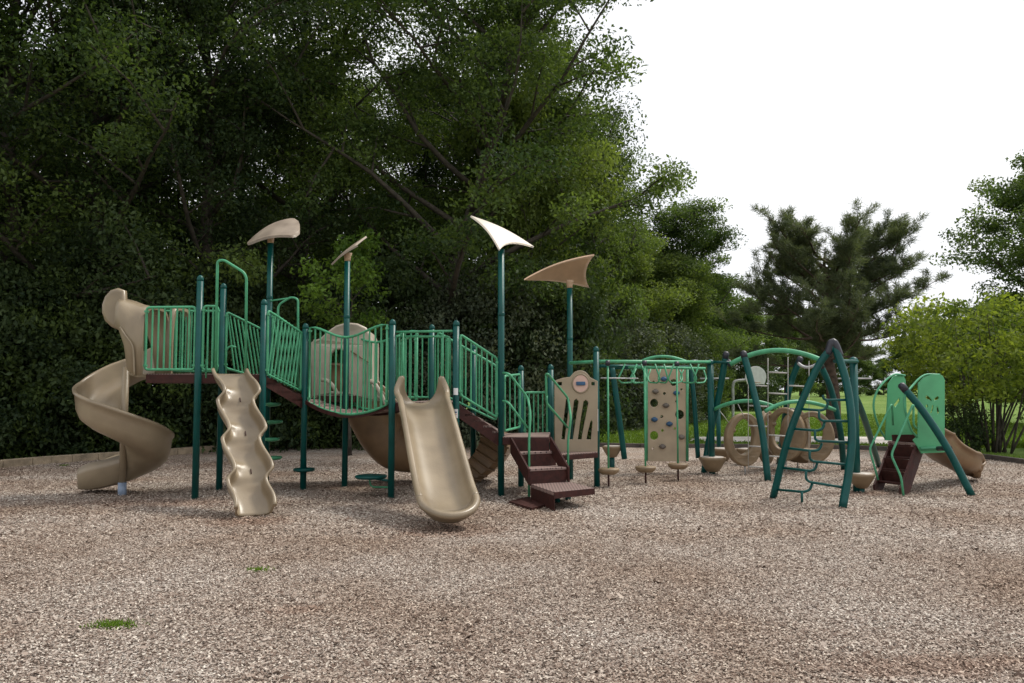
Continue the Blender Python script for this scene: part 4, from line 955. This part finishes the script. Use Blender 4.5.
leg([W(820, 364, 15.2), W(831, 390, 15.3), W(840, 430, 15.4), G(844, 470)], .060, 'dark', CF)
leg([W(846, 378, 13.5), W(862, 412, 14.2), G(879.5, 467)], .055, 'dark', CF, cap=False)
# big front A: two bowed legs
ap = W(833.5, 345, 11.35); gL = G(773, 498); gR = G(842.5, 508)
A1 = leg([ap, W(815, 372, 11.4), W(790, 433, 11.5), gL], .052, 'dark', CF, cap=False)
A2 = leg([ap+Vector((.02, 0, 0)), W(847, 385, 11.15), W(852, 430, 10.95), W(849, 470, 10.85), gR], .055, 'dark', CF, cap=False)
MB().tube(smooth([W(827.5, 354.5, 11.36), W(833, 342, 11.35), W(840.5, 357, 11.3)], 6), [.053+.006*math.sin(i/12*3.14) for i in range(13)], 14).build('apex_joint', M['black'], CF)
def onleg(pts, py):
    best = min(pts, key=lambda p: abs(341.5-F*((p.z-EYE)*cp-p.y*sp)/(p.y*cp+(p.z-EYE)*sp)-py)); return best
Lp = smooth([ap, W(815, 372, 11.4), W(790, 433, 11.5), gL], 30); Rp = smooth([ap, W(847, 385, 11.15), W(852, 430, 10.95), W(849, 470, 10.85), gR], 30)
for yl, lx, rx_ in ((409, ((821, 410.5), (826.4, 408.5), (828, 403), (826.5, 400.3)), ((823, 395), (823.3, 398.5), (827, 400.2))), (429, ((817.7, 430.7), (823, 428.5), (824.6, 422)), ((819, 410.5), (819.2, 418.5), (823, 421))),
                    (449, ((812.4, 451), (819.4, 450), (822, 443)), ((815, 430.5), (815, 439), (818, 441))), (468.5, ((810.6, 471), (815.5, 469), (817.4, 462.5)), ((809.7, 451), (809.7, 459), (813.5, 461.5))),
                    (489.5, ((803.6, 492), (810, 490), (812.4, 483)), ((806, 471), (806, 479), (809.5, 482)))):
    MB().tube(fillet([onleg(Lp, yl)]+[W(x_, y_, 11.2) for x_, y_ in lx], .06, 5), .0185, 8).build('ladder_rung', M['dark'], CF)
    e_ = {409: 400.3, 429: 421.6, 449: 442.7, 468.5: 465, 489.5: 487.5}[yl]
    MB().tube(fillet([W(x_, y_, 11.2) for x_, y_ in rx_]+[onleg(Rp, e_)], .06, 5), .0185, 8).build('ladder_rung', M['dark'], CF)
MB().tube([W(802, 492, 11.2), G(802, 503)], .0175, 8).build('ladder_foot', M['dark'], CF)
# beams and arches
MB().tube([W(712, 362, b15.y), W(732, 362.5, 14.8)], .028, 10).build('beam', M['dark'], CF)
MB().tube([W(835, 361, 11.4), W(857, 361.5, b16.y)], .030, 10).build('beam', M['dark'], CF)
MB().tube([W(728, 361, 14.9), W(731, 365, 14.8)], .05, 12).build('clamp', M['black'], CF)
MB().tube(arc3(W(730, 364.5, 14.8), W(775, 350.5, 14.6), W(824, 361.5, 14.2), 20), .046, 12).build('net_arch', M['light'], CF)
MB().tube(arc3(W(714, 409.5, b15.y), W(745, 401, 14.6), W(776, 407.5, 14.6), 18), .036, 12).build('low_arch', M['light'], CF)
MB().tube(arc3(W(765, 411.5, 14.1), W(797, 401.5, 14.2), W(835, 410, 14.4), 18), .036, 12).build('low_arch', M['light'], CF)
MB().tube(arc3(W(798, 363, 15.4), W(808, 367.5, 15.3), W(820, 362, 15.2), 8), .03, 8).build('beam', M['grey'], CF)
MB().tube([W(700, 378.5, 15), W(729, 378.5, 15)], .014, 8).build('thin_bar', M['grey'], CF); MB().tube([W(838, 378.5, 12.4), W(872, 378.5, 12.4)], .012, 8).build('thin_bar', M['grey'], CF)
# rope net
net = MB()
for px, t0, t1 in ((748.3, 383, 471), (768, 358, 483), (788, 357, 430), (809, 361, 470)):
    net.tube([W(px, t0, 14.4), W(px, t1, 14.3)], .0065, 6)
net.tube([W(720, 411, 14.8), W(729, 423, 14.8)], .008, 5); net.tube([W(738, 404, 14.6), W(744, 417, 14.6)], .008, 5)
NT = net.build('rope_net', M['cable'], CF)
for x0, x1, py in ((749, 767, 385.5), (749, 767, 406), (748, 767, 426), (748, 768, 446.5), (748, 768, 467), (769, 787, 372.5), (769, 787, 393.5), (769, 786, 435.5), (769, 784, 456.5), (769, 784, 476), (789, 807, 386), (790, 808, 430), (790, 808, 409)):
    MB().tube([W(x0, py-.4, 14.35), W(x1, py+.6, 14.3)], .014, 8).build('net_rung', M['cable'], NT)
# tan crawl rings
for i, (cx_, cy_, Yr, yaw, rw, rh) in enumerate(((744.5, 439.5, 14.9, .35, .38, .47), (767, 437, 15.8, .9, .36, .50), (785.5, 434, 15.4, -.75, .36, .49), (797, 436, 16.0, .5, .37, .50), (813, 437, 15.3, -.45, .36, .47))):
    c = W(cx_, cy_, Yr); ca, sa = math.cos(yaw), math.sin(yaw)
    cut_panel('crawl_ring', [ell(0, 0, rw, rh, 36), ell((.04 if i % 2 else -.04), .06, rw*.68, rh*.78, 32, .2 if i % 2 else -.15)]+[ell(rw*.8*math.cos(a), -.02+rh*.83*math.sin(a), .017, .017, 10) for a in (2.6, 3.6, 4.1, 5.3, 5.8, .4)], .13, M['tan_pod'],
              lambda x, z, d, c=c, ca=ca, sa=sa: Vector((c.x+x*ca-(d+.25*x*x)*sa, c.y+x*sa+(d+.25*x*x)*ca, c.z+z)), CF, .03)
    MB().tube([Vector((c.x, c.y, -.02)), Vector((c.x, c.y, c.z-rh+.03))], .014, 8).build('ring_anchor', M['grey'], CF)
c = W(803, 452, 15.6)
MB().lathe([(.05, -.22), (.22, -.19), (.36, -.08), (.42, .02), (.43, .06), (.38, .05), (.2, -.04), (.02, -.08)], c, 26, 1.05, .6).build('crawl_cup', M['tan_pod'], CF)

# ------------------------------------------------------------------ toddler slide
TS = thing('small_slide', G(925, 488), 'small green slide unit with brown steps and ochre chute', 'slide')
zd = zz(901, 443, 12.6)
yr_ = 12.5
def tp3(px, py, Y): q = W(px, py, Y); return (q.x, q.z)
rp = [tp3(*q, yr_) for q in ((913, 440), (918, 436), (918.5, 383), (924, 377.5), (931, 375), (938, 374.5), (942, 376), (944, 380), (944, 452), (921, 453), (917, 446))]
palm = [[(924.5, 397), (926, 395), (929, 396.5), (931.5, 399.5), (932, 403), (929, 400), (926, 399.5)], [(933, 402), (934, 398), (937, 395.8), (939, 397), (938.5, 400), (935.5, 400.5)], [(931.5, 405), (933.5, 405), (933, 410), (931.5, 414), (929.5, 413), (931, 409)], [(936, 405), (938.5, 408), (939.5, 413), (937, 415), (936, 410)], [(925, 405), (927.5, 404), (928, 407), (926, 409)]]
RPN = cut_panel('side_panel', [rp]+[[tp3(*q, yr_) for q in h] for h in palm], .03, M['panel'], lambda x, z, d: Vector((x, yr_+d, z)), TS, .006)
yl_ = 13.35
lp_ = [tp3(*q, yl_) for q in ((885, 440), (887.5, 400), (888, 384), (893, 377), (899, 374.8), (903, 376), (905, 380), (906, 411), (914, 441))]
cut_panel('side_panel', [lp_, [tp3(*q, yl_) for q in ((893, 405), (899, 397), (900, 401), (895, 408))]], .03, M['panel'], lambda x, z, d: Vector((x, yl_+d, z)), TS, .006)
rt_ = MB()
rt_.tube(smooth([W(905, 375.5, yl_), W(893, 375, yl_-.1), W(879, 388, yl_-.25), W(873.5, 405, yl_-.3), W(878, 425, yl_-.25), W(885, 438, yl_-.1)], 5), .017, 8); rt_.build('side_hoop', M['light'], TS)
rt_ = MB(); rt_.tube(smooth([W(940, 374.8, yr_), W(925, 375, yr_), W(914, 384, yr_-.1), W(904, 400, yr_-.25), W(910, 427, yr_-.2), W(917, 437, yr_-.05)], 5), .017, 8); rt_.build('side_hoop', M['light'], TS)
h1 = MB(); h1.tube(fillet([W(916, 428, 12.2), W(913.5, 425, 12.1), W(913.5, 403, 12.1), W(891, 455, 11.9), W(901, 477, 11.85), W(903.5, 495.5, 11.85)], .07), .017, 8); h1.build('handrail', M['light'], TS)
h1 = MB(); h1.tube(fillet([W(893, 425, 12.9), W(892, 403, 12.8), W(869.5, 449, 12.6), W(874, 465, 12.55), W(878, 480, 12.5)], .07), .017, 8); h1.build('handrail', M['light'], TS)
# steps
SS = MB(); tl, trr = W(889, 443, 13.0), W(915, 443, 12.55); bl, brr = G(873, 491), G(899, 495)
for a, b in ((tl, bl), (trr, brr)):
    SS.slab([a, b+Vector((0, 0, .10)), b+Vector((0, 0, -.03)), b+Vector((.14, .07, -.03)), a+Vector((.12, .06, -.16)), ], (.03, -.012, 0))
SB = SS.build('stair_side', M['brown'], TS)
for i in range(4):
    t = (i+.15)/4; l, r_ = tl.lerp(bl, t), trr.lerp(brr, t)
    MB().slab([l, r_, r_+Vector((.13, .10, 0)), l+Vector((.13, .10, 0))], (0, 0, -.03)).build('stair_tread', M['brown'], TS, .004)
    MB().slab([l+Vector((.11, .08, 0)), r_+Vector((.11, .08, 0)), r_+Vector((.09, .07, .16)), l+Vector((.09, .07, .16))], (.01, .01, 0)).build('stair_riser', M['brown'], TS)
MB().prism([W(888, 443, 13.1), W(915, 443, 12.5), W(938, 443, 12.7), W(920, 443, 13.4)], zd-.06, zd).build('platform', M['deck'], TS)
ca_ = W(922, 440, 12.95); ce = G(978, 481)
ts_ = smooth([Vector((ca_.x, ca_.y, zd)), Vector((ca_.x+.15, ca_.y-.02, zd-.03)), ca_.lerp(ce, .35)*1+Vector((0, 0, 0)), ca_.lerp(ce, .70), Vector((ce.x-.15, ce.y+.05, .16)), Vector((ce.x+.02, ce.y, .17))], 7)
zs = np.interp(np.linspace(0, 1, len(ts_)), [0, .12, .3, .55, .78, .9, 1], [zd, zd-.02, zd-.22, zd-.50, .13, .085, .08])
ts_ = [Vector((p.x, p.y, float(z))) for p, z in zip(ts_, zs)]
sweep(ts_, lambda t: usec(.46, .30-.16*max(0, t-.6)/.4, .03, .03, .6), 'tan_dk', 'chute', TS)
leg([W(902, 386, 12.3), W(922, 410, 12.2), W(946, 446, 12.05), G(972, 496)], .055, 'dark', TS, 'curved_leg')
MB().tube([W(920, 448.5, yr_-.03), W(943, 448, yr_-.03)], .03, 8).build('cross_bar', M['light'], TS); MB().tube([W(938, 448.5, 12.4), W(950, 448, 12.1)], .038, 12).build('clamp', M['black'], TS)

# ------------------------------------------------------------------ basketball hoop far behind
HP = thing('basketball_hoop', Vector(((733-512)/F*36, 36, .0)), 'white fan shaped basketball backboard on a bent grey pole beyond the path', 'basketball hoop')
b0 = W(733, 423, 36); MB().tube(smooth([Vector((b0.x, 36, 0)), W(733, 400, 36), W(733, 386, 36), W(736, 381, 36), W(748, 380, 36)], 5), .065, 10).build('pole', M['grey'], HP)
bb = [(W(755+10.3*math.cos(a), 377+ -10.5*math.sin(a), 36)) for a in [math.radians(-5+190*i/18) for i in range(19)]]+[W(746.5, 384, 36), W(763.5, 384, 36)]
cut_panel('backboard', [[(p.x, p.z) for p in bb[:19]+[bb[19], bb[20]]]], .06, M['white'], lambda x, z, d: Vector((x, 35.9+d, z)), HP, .01)
c = W(755, 382.5, 35.6); MB().tube([c+Vector((.23*math.cos(a), .23*math.sin(a), 0)) for a in [2*math.pi*k/20 for k in range(20)]], .02, 6, closed=True).build('rim', M['sail_warm'], HP)
print('objects', len(bpy.data.objects))
